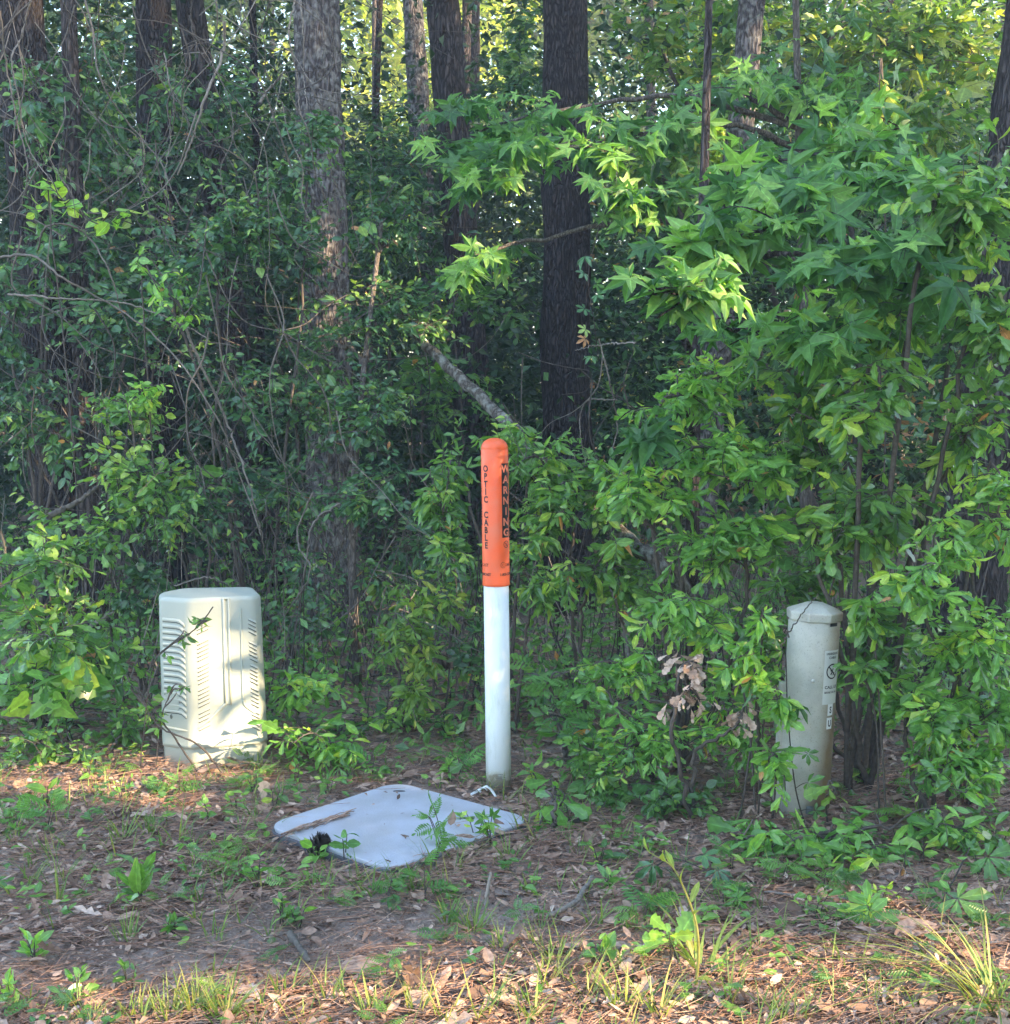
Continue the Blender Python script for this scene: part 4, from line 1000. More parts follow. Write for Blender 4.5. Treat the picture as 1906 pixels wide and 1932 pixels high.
# ------------------------------------------------------------------ small plants on the ground
def seedling(name, px, py, h_px, kind, mat, size, nst, label, cat='seedling', group=None, seed=0, per=3, tint=(.5, .2), lean=0.25, stem=.0022, **kw):
    rng = np.random.default_rng(seed + int(px) * 3 + int(py))
    p = gp(px, py); p[2] = gz(p[0], p[1])
    sc = np.linalg.norm(p - CAM) / F; h = h_px * sc
    a = np.repeat(p[None], nst, 0) + np.stack([rng.normal(0, .006, nst), rng.normal(0, .006, nst), np.zeros(nst)], 1)
    th = rng.uniform(0, 6.28, nst)
    e = a + np.stack([np.cos(th) * lean * h, np.sin(th) * lean * h * .7, h * rng.uniform(.65, 1, nst)], 1)
    pth = bez(a, (a + e) / 2 + np.array([0, 0, h * .2]), e, 7)
    mb = MB(); tubes(mb, pth, stem, stem * .5, 5, .3)
    ml = MB(); leaves_on(ml, rng, pth, kind, size, per, tint, **kw)
    root = empty(name, p); tag(root, label, cat, group)
    mb.build('stem', M['twig'], root, p); ml.build('leaves', M[mat], root, p, smooth=False)


LOB = dict(t0=.35, droop=.2)
seedling('ragweed', 838, 1612, 88, 'pinn', 'fern_leaf', (.05, .08), 3, 'tallest feathery weed in front of the white lid', 'weed', seed=1, t0=.45, per=4)
seedling('ragweed', 820, 1640, 70, 'pinn', 'fern_leaf', (.06, .09), 2, 'shorter feathery weed left of the tallest one before the lid', 'weed', seed=2, t0=.45)
seedling('ragweed', 650, 1625, 75, 'oval', 'fern_leaf', (.035, .05), 2, 'slim small leaved weed standing before the lid near the pine cone', 'weed', seed=3, per=5)
seedling('maple_seedling', 925, 1600, 70, 'star', 'gum_leaf', (.06, .09), 3, 'star leaved seedling overlapping the right end of the lid', seed=4, t0=.5)
seedling('weed', 900, 1585, 60, 'oval', 'bright_leaf', (.03, .045), 2, 'little bright weed at the lid between two taller weeds', 'weed', seed=5)
seedling('dock_rosette', 268, 1705, 60, 'long', 'mid_leaf', (.08, .125), 4, 'broad leaved dock rosette on the bare litter at lower left', 'weed', seed=6, per=4, lean=.2, t0=0.05, droop=-.75, stem=.004, tint=(.6, .12), face=.7, up=.5)
seedling('dock_rosette', 60, 1810, 40, 'long', 'bright_leaf', (.045, .08), 4, 'bright leaved rosette low at the lower left edge', 'weed', seed=7, per=4, t0=.05, droop=-.4, tint=(.5, .12))
p = gp(1312, 1880); p[2] = gz(p[0], p[1]); Yk = p[1]
pth = smooth_path([p, at(1318, 1800, Yk), at(1313, 1740, Yk), at(1292, 1680, Yk), at(1268, 1635, Yk), at(1225, 1608, Yk)], 30)
root = empty('weed_stalk', p); tag(root, 'tall pale leaning weed stalk in the sunlit front right of centre', 'weed')
mb = MB(); tubes(mb, pth[None], .0042, .0014, 6, .9); mb.build('stem', M['grass'], root, p)
ml = MB(); rk = np.random.default_rng(3); leaves_on(ml, rk, pth[None], 'long', (.03, .06), 9, (.7, .1), t0=.1, droop=-.5, spread=.5); ml.build('leaves', M['yellow_leaf'], root, p, smooth=False)
seedling('oak_seedling', 1270, 1830, 60, 'oak', 'bright_leaf', (.07, .11), 3, 'bright oak seedling at the foot of the tall pale stalk', seed=9, t0=.55)
seedling('sapling', 1440, 1245, 40, 'oak', 'mid_leaf', (.05, .07), 2, 'small oak shoot low behind the dried brown leaves', seed=10)
WS = 'small weeds in the leaf litter'
small = [(485, 1665, 50, 'oval'), (535, 1740, 50, 'oval'), (560, 1745, 40, 'oval'), (95, 1570, 50, 'pinn'), (30, 1570, 40, 'pinn'), (85, 1520, 45, 'oval'), (395, 1555, 45, 'oval'), (445, 1535, 40, 'oval'), (520, 1525, 40, 'oval'),
         (235, 1525, 55, 'oval'), (170, 1480, 45, 'oval'), (330, 1500, 35, 'pinn'), (600, 1630, 45, 'oval'), (660, 1480, 45, 'oval'), (700, 1470, 40, 'pinn'), (870, 1470, 45, 'pinn'), (850, 1480, 35, 'oval'), (800, 1700, 60, 'pinn'),
         (735, 1700, 45, 'pinn'), (870, 1560, 20, 'oval'), (1130, 1640, 40, 'oval'), (1210, 1760, 50, 'pinn'), (1240, 1740, 45, 'pinn'), (1150, 1690, 35, 'oval'), (1385, 1720, 40, 'creep'), (1400, 1700, 30, 'oval'), (1540, 1740, 60, 'long'),
         (1640, 1750, 50, 'creep'), (1660, 1720, 45, 'oval'), (1130, 1840, 40, 'oval'), (150, 1880, 50, 'oval'), (240, 1860, 45, 'oval'), (650, 1450, 50, 'oval'), (560, 1480, 45, 'oval'), (480, 1500, 45, 'oval'), (620, 1500, 40, 'oval'),
         (1010, 1480, 40, 'oval'), (1080, 1540, 40, 'pinn'), (1480, 1660, 45, 'woak'), (1600, 1650, 45, 'woak'), (1700, 1650, 45, 'woak'), (1740, 1630, 60, 'woak'), (1850, 1660, 55, 'woak'), (1380, 1640, 45, 'woak'),
         (30, 1440, 45, 'oval'), (130, 1400, 50, 'oval'), (700, 1380, 50, 'oak'), (840, 1400, 45, 'oval'), (880, 1430, 40, 'pinn'), (1560, 1680, 40, 'woak'), (1880, 1600, 50, 'woak'), (20, 1880, 45, 'oval'), (330, 1760, 30, 'oval')]
for k, (px, py, h, kd) in enumerate(small):
    sz = {'oval': (.03, .05), 'pinn': (.07, .11), 'creep': (.05, .07), 'long': (.05, .09), 'woak': (.05, .08), 'oak': (.05, .08)}[kd]
    seedling('weed', px, py, h, kd, 'fern_leaf' if kd == 'pinn' else ('mid_leaf' if k % 3 else 'bright_leaf'), sz, 3 if kd == 'oval' else 2, 'small green weed sprouting from the brown leaf litter', 'weed', WS, seed=k + 50, per=5 if kd == 'oval' else 3)

# scattered tiny weeds, too many to count
rng = np.random.default_rng(91); mb = MB()
for k in range(620):
    y = 2.9 + 3.2 * rng.uniform() ** .9; x = rng.uniform(-1, 1) * (0.4 * y + .2)
    if on_lid(x, y) or rng.uniform() < .8 * bare(x, y) or (y < 3.5 and rng.uniform() < .6): continue
    n = int(rng.integers(4, 9)); th = rng.uniform(0, 6.28, n); zb = gz(x, y)
    P = np.stack([x + rng.normal(0, .012, n), y + rng.normal(0, .012, n), zb + rng.uniform(.008, .06, n)], 1)
    kd = 'pinn' if rng.uniform() < .25 else 'oval'
    place(mb, kd, P, np.stack([np.cos(th), np.sin(th), rng.uniform(0, .5, n)], 1), np.stack([rng.normal(0, .3, n), rng.normal(-.3, .3, n), np.ones(n)], 1), rng.uniform(.018, .04, n) * (1.8 if kd == 'pinn' else 1), np.clip(rng.normal(rng.uniform(.2, .8), .1, n), 0, .95), rng)
tag(mb.build('ground_weeds', M['mid_leaf'], smooth=False), 'tiny weeds and seedlings dotted through the leaf litter', 'weeds', kind='stuff')

# sticks
for k, (lab, pts, r, tn) in enumerate([('grey forked stick on the litter below the lid', [(1120, 1370 + 300), (1090, 1720), (1060, 1745), (1030, 1760)], .008, .8), ('upright pale stick leaning in the grass below the lid', [(925, 1660), (920, 1700), (917, 1722)], .006, 1.0),
                                       ('long thin twig lying right of the lid', [(1270, 1570), (1190, 1620), (1130, 1660)], .004, .8), ('thick bark stick on the bare soil', [(545, 1765), (565, 1795), (585, 1825)], .010, .30),
                                       ('thin grey stick lying behind the cabinet towards the left', [(130, 1375), (210, 1372), (270, 1376)], .008, .6), ('bent twig on the litter at lower right', [(1440, 1690), (1520, 1705), (1620, 1718)], .004, .6)]):
    w = [gp(px, py) for px, py in pts]
    for i, q in enumerate(w): q[2] = gz(q[0], q[1]) + r + .012 + .004 * i
    if 'upright' in lab: w = [gp(917, 1722), gp(917, 1722) + [0.004, 0, .06], gp(917, 1722) + [.015, .01, .115]]
    p = smooth_path(w, 24); mb = MB(); rk = np.random.default_rng(k); p[1:-1] += rk.normal(0, r * .12, (22, 3)); pf = rk.uniform(.8, 1.2, 24); pf[0] = pf[-1] = .15; tubes(mb, p[None], r, r * .7, 8, tn, pf)
    tag(mb.build('stick', M['vine'], None, p[0]), lab, 'stick')

# prominent dry leaves
for k, (lab, px, py, kind, s, Dv, Nv, tn, mt) in enumerate([('large tan dry leaf lying flat on the bare soil', 640, 1830, 'wide', .11, (1, .15, .02), (.1, -.2, 1), .6, 'dead_leaf'),
        ('pale dry leaf standing on edge above the left tip of the lid', 495, 1520, 'woak', .085, (.1, .05, 1), (.3, -1, .1), .9, 'pale_dead_leaf'), ('big curled brown leaf on the litter at lower right', 1690, 1772, 'wide', .12, (1, .2, .1), (0, -.3, 1), .55, 'dead_leaf'),
        ('small round tan leaf caught on the weed before the lid', 850, 1578, 'wide', .05, (.2, 0, 1), (.2, -1, .2), .5, 'dead_leaf'), ('pale lobed oak leaf lying in the front litter', 495, 1905, 'oak', .12, (-.6, .8, .1), (0, -.2, 1), .95, 'dead_leaf')]):
    p = gp(px, py); p[2] = gz(p[0], p[1]) + (.02 if Dv[2] < .5 else .004)
    if 'caught' in lab: p[2] += .03
    mb = MB(); r = np.random.default_rng(k); place(mb, kind, p[None], np.array([Dv], float), np.array([Nv], float), np.array([s]), np.array([tn]), r)
    tag(mb.build('dry_leaf', M[mt], None, p, smooth=False), lab, 'leaf')
# ------------------------------------------------------------------ pine cone
p = gp(598, 1612); p[2] = gz(p[0], p[1])
mb = MB(); r = np.random.default_rng(8); nsc = 110
u = np.linspace(0, 1, nsc); th = np.arange(nsc) * 2.39996
rad = .030 * np.sin(math.pi * (0.12 + 0.8 * u)) ** .8
ax = nrm(np.array([.75, .15, .45])); a1 = nrm(np.cross(ax, [0, 0, 1.0])); a2 = np.cross(ax, a1)
cc = p + np.array([-.028, 0, .026]) + ax * (u * .075)[:, None]
out = np.cos(th)[:, None] * a1 + np.sin(th)[:, None] * a2
place(mb, 'wide', cc + out * (rad * .25)[:, None], nrm(out + ax * .55), nrm(ax - out * .4), rad * 1.05 + .004, r.uniform(.15, .5, nsc), r)
tubes(mb, np.stack([cc[0], cc[50], cc[-1]])[None], .012, .006, 8, 0)
tag(mb.build('pine_cone', M['twig'], None, p, smooth=False), 'dark open pine cone lying against the front edge of the white lid', 'pine cone')

# ------------------------------------------------------------------ shared helpers for made things
def loft(mb, rings, cap0=True, cap1=True, tint=.5):
    """rings: list of (n,3) closed loops"""
    n = len(rings[0]); V = np.concatenate(rings)
    i = np.arange(len(rings) - 1)[:, None] * n; j = np.arange(n)[None]; j2 = (j + 1) % n
    Q = np.stack([i + j, i + j2, i + n + j2, i + n + j], -1).reshape(-1, 4)
    T = []
    V = list(V)
    for flag, k in ((cap0, 0), (cap1, len(rings) - 1)):
        if flag:
            c = len(V); V.append(np.mean(rings[k], 0))
            for q in range(n):
                a, b = k * n + q, k * n + (q + 1) % n
                T.append((c, b, a) if k == 0 else (c, a, b))
    mb.add(np.array(V), T=T or None, Q=Q, tint=tint)


def circ(r, z, n=48, cx=0, cy=0):
    t = np.arange(n) * 2 * math.pi / n
    return np.stack([cx + r * np.cos(t), cy + r * np.sin(t), np.full(n, z)], 1)


def rrect(x0, x1, y0, y1, r, z, seg=6):
    pts = []
    for cx, cy, a0 in ((x1 - r, y1 - r, 0), (x0 + r, y1 - r, 90), (x0 + r, y0 + r, 180), (x1 - r, y0 + r, 270)):
        for k in range(seg + 1):
            a = R_(a0 + 90 * k / seg); pts.append((cx + r * math.cos(a), cy + r * math.sin(a), z))
    return np.array(pts)


def text_tris(s, size, spacing=1.0, bold=.032):
    """flat text in x,y centred on the origin"""
    cu = bpy.data.curves.new('txt', 'FONT'); cu.body = s; cu.size = size; cu.align_x = 'CENTER'; cu.align_y = 'CENTER'; cu.space_character = spacing; cu.resolution_u = 4; cu.offset = size * bold
    o = bpy.data.objects.new('txt', cu); C.objects.link(o)
    bpy.context.view_layer.update()
    me = o.evaluated_get(bpy.context.evaluated_depsgraph_get()).to_mesh(); me.calc_loop_triangles()
    V = np.zeros(len(me.vertices) * 3, np.float32); me.vertices.foreach_get('co', V); V = V.reshape(-1, 3).astype(float)
    T = np.zeros(len(me.loop_triangles) * 3, np.int32); me.loop_triangles.foreach_get('vertices', T)
    o.evaluated_get(bpy.context.evaluated_depsgraph_get()).to_mesh_clear()
    bpy.data.objects.remove(o); bpy.data.curves.remove(cu)
    if len(V):
        V[:, 0] -= (V[:, 0].min() + V[:, 0].max()) / 2; V[:, 1] -= (V[:, 1].min() + V[:, 1].max()) / 2
    return V, T.reshape(-1, 3)


def wrap(V, R, ang, z):
    """bend flat (x,y) artwork round a vertical cylinder; ang 0 faces -y"""
    a = ang + V[:, 0] / R
    return np.stack([R * np.sin(a), -R * np.cos(a), z + V[:, 1]], 1)


def ring2d(r0, r1, n=40, a0=0, a1=360):
    t = np.linspace(R_(a0), R_(a1), n)
    V = np.concatenate([np.stack([r0 * np.cos(t), r0 * np.sin(t), 0 * t], 1), np.stack([r1 * np.cos(t), r1 * np.sin(t), 0 * t], 1)])
    i = np.arange(n - 1); return V, np.stack([i, i + 1, i + n + 1, i + n], 1)


def bar2d(x0, y0, x1, y1, w):
    d = np.array([x1 - x0, y1 - y0]); L = np.linalg.norm(d); d /= L; nn = np.array([-d[1], d[0]]) * w / 2
    k = 6; t = np.linspace(0, 1, k)[:, None]
    c = np.array([[x0, y0]]) + t * (np.array([[x1, y1]]) - np.array([[x0, y0]]))
    V = np.concatenate([c + nn, c - nn]); V = np.concatenate([V, np.zeros((2 * k, 1))], 1)
    i = np.arange(k - 1); return V, np.stack([i, i + k, i + k + 1, i + 1], 1)


def no_dig(mb, R, ang, z, r):
    V, Q = ring2d(r * .82, r); mb.add(wrap(V, R, ang, z), Q=Q)
    V, Q = bar2d(-r * .6, r * .6, r * .6, -r * .6, r * .17); mb.add(wrap(V, R, ang, z), Q=Q)
    for b in ((-.1, -.05, .15, .4, .16), (-.28, -.42, .02, .0, .2), (.1, -.5, .42, -.1, .14), (-.35, .15, -.1, .0, .14)):
        V, Q = bar2d(b[0] * r, b[1] * r, b[2] * r, b[3] * r, b[4] * r); mb.add(wrap(V, R + .0002, ang, z), Q=Q)


# ------------------------------------------------------------------ orange and white marker post
M['white_pvc'] = simple_mat('white_pvc', (0.80, 0.82, 0.82), rough=0.35, spec=0.45)
M['orange'] = simple_mat('orange_plastic', (0.90, 0.115, 0.026), rough=0.42, spec=0.4, nscale=14, col2=(.80, .15, .06), bump=.06, bscale=120)
M['ink'] = simple_mat('black_ink', (0.018, 0.016, 0.018), rough=0.5)
M['brown_ink'] = simple_mat('worn_ink', (0.10, 0.022, 0.012), rough=0.5)
M['grey_ink'] = simple_mat('grey_ink', (0.14, 0.17, 0.18), rough=0.5)
pb = gp(941, 1499); RP = .0445
pb[1] += RP; pb[2] = gz(pb[0], pb[1])
post = empty('marker_post', pb)
tag(post, 'white post with an orange warning cap standing behind the lid', 'marker post')
topz = at(933, 826, pb[1])[2] - pb[2]
LEAN = (at(933, 826, pb[1])[0] - pb[0])
post.rotation_euler = (0, math.atan2(LEAN, topz), 0)
zz = lambda sy: topz * (1494.0 - sy) / (1494.0 - 831.0)      # source-pixel row to height
ZO = zz(1104)
RS = .0480


def pole_mat():
    m, t, out = nt('weathered_white_pvc')
    tc = N(t, 'ShaderNodeTexCoord'); sp = N(t, 'ShaderNodeSeparateXYZ'); t.links.new(tc.outputs['Object'], sp.inputs[0])
    nz = N(t, 'ShaderNodeTexNoise'); nz.inputs['Scale'].default_value = 30; nz.inputs['Detail'].default_value = 6; t.links.new(tc.outputs['Object'], nz.inputs['Vector'])
    ma = N(t, 'ShaderNodeMath', operation='MULTIPLY_ADD'); ma.inputs[1].default_value = -.10; t.links.new(nz.outputs[0], ma.inputs[0]); t.links.new(sp.outputs['Z'], ma.inputs[2])
    rp = ramp(t, [(0.0, (0.36, 0.34, 0.27)), (0.01, (0.62, 0.64, 0.58)), (0.035, (0.75, 0.80, 0.805))]); 
    t.links.new(ma.outputs[0], rp.inputs[0])
    p = N(t, 'ShaderNodeBsdfPrincipled'); p.inputs['Roughness'].default_value = .35; p.inputs['Specular IOR Level'].default_value = .45
    n2 = N(t, 'ShaderNodeTexNoise'); n2.inputs['Scale'].default_value = 16; n2.inputs['Detail'].default_value = 8; n2.inputs['Roughness'].default_value = .7
    mp = N(t, 'ShaderNodeMapping'); mp.inputs['Scale'].default_value = (1, 1, .25); t.links.new(tc.outputs['Object'], mp.inputs[0]); t.links.new(mp.outputs[0], n2.inputs['Vector'])
    r2 = ramp(t, [(.32, (.80, .82, .76)), (.46, (1, 1, 1))]); t.links.new(n2.outputs[0], r2.inputs[0])
    mm = N(t, 'ShaderNodeMix', data_type='RGBA', blend_type='MULTIPLY'); mm.inputs[0].default_value = 1
    t.links.new(rp.outputs[0], mm.inputs[6]); t.links.new(r2.outputs[0], mm.inputs[7])
    t.links.new(mm.outputs[2], p.inputs['Base Color']); t.links.new(p.outputs[0], out.inputs[0])
    return m


mb = MB(); loft(mb, [circ(RP * 1.02, -.03), circ(RP * 1.01, .3), circ(RP, ZO + .01)])
mb.build('pole', pole_mat(), post, attrs=False)
mb = MB(); dome = zz(851)
rings = [circ(RS - .001, ZO), circ(RS + .0006, ZO + .002), circ(RS, ZO + .01), circ(RS, dome - .002), circ(RS - .0012, dome), circ(RS - .0006, dome + .002)]
hh = topz - dome - .002
for k in range(1, 11):
    a = R_(9 * k); rings.append(circ(max((RS - .0006) * math.cos(a) ** .9, .0004), dome + .002 + hh * math.sin(a)))
loft(mb, rings)
sleeve = mb.build('cap_sleeve', M['orange'], post, attrs=False)
RT = RS + .0008
# black warning panel with orange letters
AW, AO = R_(50), R_(-42)
mbp = MB(); z0, z1 = zz(1013.5), zz(877)
na = 14; aa = np.linspace(AW - R_(20.5), AW + R_(20.5), na)
V = np.concatenate([np.stack([(RS + .0005) * np.sin(aa), -(RS + .0005) * np.cos(aa), np.full(na, z)], 1) for z in (z0, z1)])
i = np.arange(na - 1); mbp.add(V, Q=np.stack([i, i + 1, i + na + 1, i + na], 1))
mbp.build('warning_panel', M['ink'], post, attrs=False)
mbw = MB()
M['orange_ink'] = simple_mat('orange_lettering', (0.80, 0.22, 0.12), rough=.5)
for k, ch in enumerate('WARNING'):
    V, T = text_tris(ch, .0365); V[:, 0] *= .98 if ch == 'W' else 1.05
    mbw.add(wrap(V, RS + .0014, AW, z1 - (z1 - z0) * (k + .5) / 7), T=T)
mbw.build('warning_lettering', M['orange_ink'], post, attrs=False)
mbo = MB(); zt, zb = zz(879), zz(1034.5)
for col, words in ((AO, 'OPTIC CABLE'), (AO - R_(36), 'FIBER')):
    for k, ch in enumerate(words):
        if ch == ' ': continue
        V, T = text_tris(ch, .0310); V[:, 0] *= .9
        mbo.add(wrap(V, RT, col, zt - (zt - zb) * (k + .5 + (3 if words == 'FIBER' else 0)) / 11), T=T)
no_dig(mbo, RT, AW, zz(1026), .0125)
mbo.build('cable_lettering', M['ink'], post, attrs=False)
mbl = MB()
for base in (R_(68), R_(-72)):
    V, T = text_tris('COMCAST', .0145, 1.0, .01); mbl.add(wrap(V, RT, base, zz(1064)), T=T)
    V2, Q2 = ring2d(.0092, .0108, 30, 50, 310); off = V[:, 0].min() + .0042
    V2[:, 0] += off; mbl.add(wrap(V2, RT, base, zz(1064)), Q=Q2)
mbl.build('emblem_lettering', M['brown_ink'], post, attrs=False)
mbl = MB()
for base in (R_(68), R_(-70)):
    V, T = text_tris('1-800-COMCAST', .0128, .88, .03); mbl.add(wrap(V, RT, base, zz(1081.5)), T=T)
mbl.build('phone_lettering', M['ink'], post, attrs=False)
mbl = MB()
# faint printed maker's lines near the foot (illegible in the photograph: rows of fine dashes)
rq = np.random.default_rng(2)
for row, (w, h) in enumerate([(.018, .0022), (.034, .0010), (.036, .0020), (.034, .0012)]):
    x = -w / 2
    while x < w / 2:
        l = rq.uniform(.002, .005); V, Q = bar2d(x, 0, min(x + l, w / 2), 0, h); x += l + .0008
        mbl.add(wrap(V, RP * 1.02 + .0006, R_(10), zz(1458 + row * 3.3)), Q=Q)
mbl.build('foot_print', M['grey_ink'], post, attrs=False)

# white strap by the post
mb = MB()
def ribbon(mb, pts, w):
    p = smooth_path(pts, 24); t = nrm(np.gradient(p, axis=0)); s = nrm(np.cross(t, np.array([0.25, -.5, .8]))) * w / 2
    V = np.concatenate([p - s, p + s]); i = np.arange(23); mb.add(V, Q=np.stack([i, i + 1, i + 25, i + 24], 1))
g0 = gp(912, 1486); 
def gq(px, py, z): q = gp(px, py, z); return q
ribbon(mb, [gq(880, 1502, .008), gq(893, 1497, .018), gq(907, 1489, .03), gq(914, 1484, .045), gq(920, 1485, .045), gq(928, 1492, .03), gq(936, 1504, .010)], .010)
ribbon(mb, [gq(905, 1490, .022), gq(912, 1486, .05), gq(918, 1490, .035), gq(912, 1496, .02), gq(904, 1492, .024)], .009)
m = mb.build('strap', simple_mat('white_strap', (.78, .80, .78), rough=.7), None, g0, attrs=False)
md = m.modifiers.new('thick', 'SOLIDIFY'); md.thickness = .0012
tag(m, 'short white plastic strap lying looped at the foot of the post', 'strap')

# ------------------------------------------------------------------ flush vault lid
def lid_ring(sc, z, n=96, rr=.26):
    cs = [gp(517, 1557, .024), gp(738, 1634, .024), gp(991, 1546, .024), gp(748, 1480, .024)]     # left, front, right, back tips
    cen = sum(cs) / 4; g = 1 / (1 - rr + rr / math.sqrt(2))
    cs = [cen + (c - cen) * g * sc for c in cs]
    pts = rrect(-1, 1, -1, 1, rr, 0, seg=n // 4 - 1)
    u, v = (pts[:, 0] + 1) / 2, (pts[:, 1] + 1) / 2
    P = ((1 - u) * (1 - v))[:, None] * cs[0] + (u * (1 - v))[:, None] * cs[1] + (u * v)[:, None] * cs[2] + ((1 - u) * v)[:, None] * cs[3]
    P[:, 2] = z
    return P


lo = gp(748, 1556); lo[2] = gz(lo[0], lo[1])
lid = empty('vault_lid', lo); tag(lid, 'pale grey rounded square utility vault lid lying flush in the litter', 'vault lid')
M['lid'] = simple_mat('lid_polymer_concrete', (0.46, 0.48, 0.535), rough=.6, spec=.3, nscale=9, bump=.25, bscale=160, col2=(.385, .39, .41))
M['lid_edge'] = simple_mat('lid_edge_dark', (0.10, 0.10, 0.11), rough=.8)
ZL = .026
mb = MB(); loft(mb, [lid_ring(.985, ZL - .026), lid_ring(.995, ZL - .006), lid_ring(.992, ZL - .002), lid_ring(.982, ZL)])
mb.build('cover', M['lid'], lid, lo, smooth=False, attrs=False)
mb = MB(); loft(mb, [lid_ring(1.02, -.03), lid_ring(1.012, ZL - .016), lid_ring(1.0, ZL - .014)])
mb.build('frame', M['lid_edge'], lid, lo, smooth=False, attrs=False)
mb = MB(); c = gp(753, 1493, ZL)
loft(mb, [np.stack([c[0] + .022 * np.cos(t_ := np.arange(20) * math.pi / 10), c[1] + .010 * np.sin(t_), np.full(20, ZL + dz)], 1) for dz in (.0003, .001)])
mb.build('keyhole', M['lid_edge'], lid, lo, attrs=False)
# strip of bark and straw on the lid
mb = MB(); r = np.random.default_rng(5); n = 60
u = r.uniform(0, 1, n); c = np.stack([gp(545 + 115 * a, 1572 - 38 * a + r.normal(0, 3.0), ZL + .006) for a in u])
d = gp(660, 1534, ZL) - gp(545, 1572, ZL); d /= np.linalg.norm(d)
d = nrm(d[None] + r.normal(0, .16, (n, 3)) * [1, 1, .3]); L = r.uniform(.02, .09, n)
tubes(mb, np.stack([c - d * L[:, None] / 2, c + [0, 0, .004], c + d * L[:, None] / 2], 1), r.uniform(.001, .0035, n), .0012, 4, r.uniform(0.1, 1, n))
tag(mb.build('bark_debris', M['dead_leaf'], None, c[0]), 'strip of bark bits and pine straw lying across the left part of the lid', 'debris', kind='stuff')

# ------------------------------------------------------------------ pale green utility cabinet
M['cab'] = simple_mat('pale_green_polyethylene', (0.43, 0.455, 0.385), rough=.42, spec=.4, noise=.07, nscale=5, bump=.05, bscale=200)
M['shade_and_latch'] = simple_mat('louvre_shade_and_latch', (0.10, 0.115, 0.11), rough=.9)  # dark colour painted as shade below louvres and in slots; also on latches
cb = gp(362, 1455); cb[2] = gz(cb[0], cb[1])
cab = empty('utility_cabinet', cb, R_(17)); tag(cab, 'pale green louvred utility cabinet half in sun at left', 'utility cabinet')
H = at(366, 1128, cb[1])[2] - cb[2]
# plan (x along the front face): the two seen faces meet at an obtuse corner
PLAN = np.array([(0.0, 0.0), (.262, 0.0), (.296, .055), (.29, .25), (.0, .30), (-.095, .21), (-.099, .086)])
PRAD = np.array([.05, .04, .04, .05, .06, .05, .028])
PC = np.array([.12, .13])


def round_poly(P, r, seg=6):
    out = []
    n = len(P)
    for i in range(n):
        a, b, c = P[i - 1], P[i], P[(i + 1) % n]
        u = (a - b) / np.linalg.norm(a - b); v = (c - b) / np.linalg.norm(c - b)
        ang = math.acos(float(np.clip(u @ v, -1, 1)))
        d = min(r[i] / math.tan(ang / 2), .45 * min(np.linalg.norm(a - b), np.linalg.norm(c - b)))
        p0, p1 = b + u * d, b + v * d
        for k in range(seg + 1):
            t_ = k / seg
            out.append((1 - t_) ** 2 * p0 + 2 * t_ * (1 - t_) * b + t_ * t_ * p1)
    return np.array(out)


def cring(z, ins=0.0):
    k = 1 - .055 * max(z, 0) / H
    P = PLAN.copy()
    P[:, 0] = -.06 + (P[:, 0] + .06) * np.where(P[:, 0] > .1, k, 1)            # the right flank leans in towards the top
    P[:, 1] = P[:, 1] * (1 - .05 * max(z, 0) / H) + .006 * max(z, 0) / H
    P = PC + (P - PC) * (1 - ins / .17)
    q = round_poly(P, PRAD)
    return np.concatenate([q, np.full((len(q), 1), z)], 1)


mb = MB(); loft(mb, [cring(-.05, .005), cring(.070, .004), cring(.076, .004)]); mb.build('plinth', M['cab'], cab, attrs=False)
mb = MB()
rings = [cring(.072, .012), cring(.072, -.0005), cring(.084, -.001), cring(.090, 0)] + [cring(z) for z in np.linspace(.12, H - .024, 6)]
for a in (20, 40, 60, 75, 90): rings.append(cring(H - .024 + .019 * math.sin(R_(a)), .019 * (1 - math.cos(R_(a)))))
rings += [cring(H - .004, .05), cring(H, .10)]
loft(mb, rings); body = mb.build('housing', M['cab'], cab, attrs=False)
LD = np.array([-.099, .086]); LD /= np.linalg.norm(LD); LN = np.array([-LD[1], LD[0]]) * 1.0
LN = np.array([-.086, -.099]); LN /= np.linalg.norm(LN)


def fx(x, z, o=0.0):
    return np.array([x, .006 * z / H - o, z])


def lx(d, z, o=0.0):
    """point on the left face, d metres from the near corner"""
    q = LD * d + LN * (o - .0005); q = np.array([q[0], q[1] * (1 - .05 * z / H) + .006 * z / H]); return np.array([q[0], q[1], z])


def wedge(mb, pts, nn, hgt_, dep):
    """small louvre rail along pts standing out along nn"""
    p = np.asarray(pts, float); nn = np.broadcast_to(np.asarray(nn, float), p.shape); z = np.array([0, 0, 1.0])
    prof = [(-.001, hgt_ * .5), (dep, -hgt_ * .1), (dep, -hgt_ * .42), (-.001, -hgt_ * .5)]
    V = np.stack([p + nn * a + z * b for a, b in prof], 1).reshape(-1, 3); m = len(p)
    Q = [(i * 4 + j, i * 4 + (j + 1) % 4, (i + 1) * 4 + (j + 1) % 4, (i + 1) * 4 + j) for i in range(m - 1) for j in range(4)]
    Q += [(3, 2, 1, 0), ((m - 1) * 4, (m - 1) * 4 + 1, (m - 1) * 4 + 2, (m - 1) * 4 + 3)]
    mb.add(V, Q=Q)


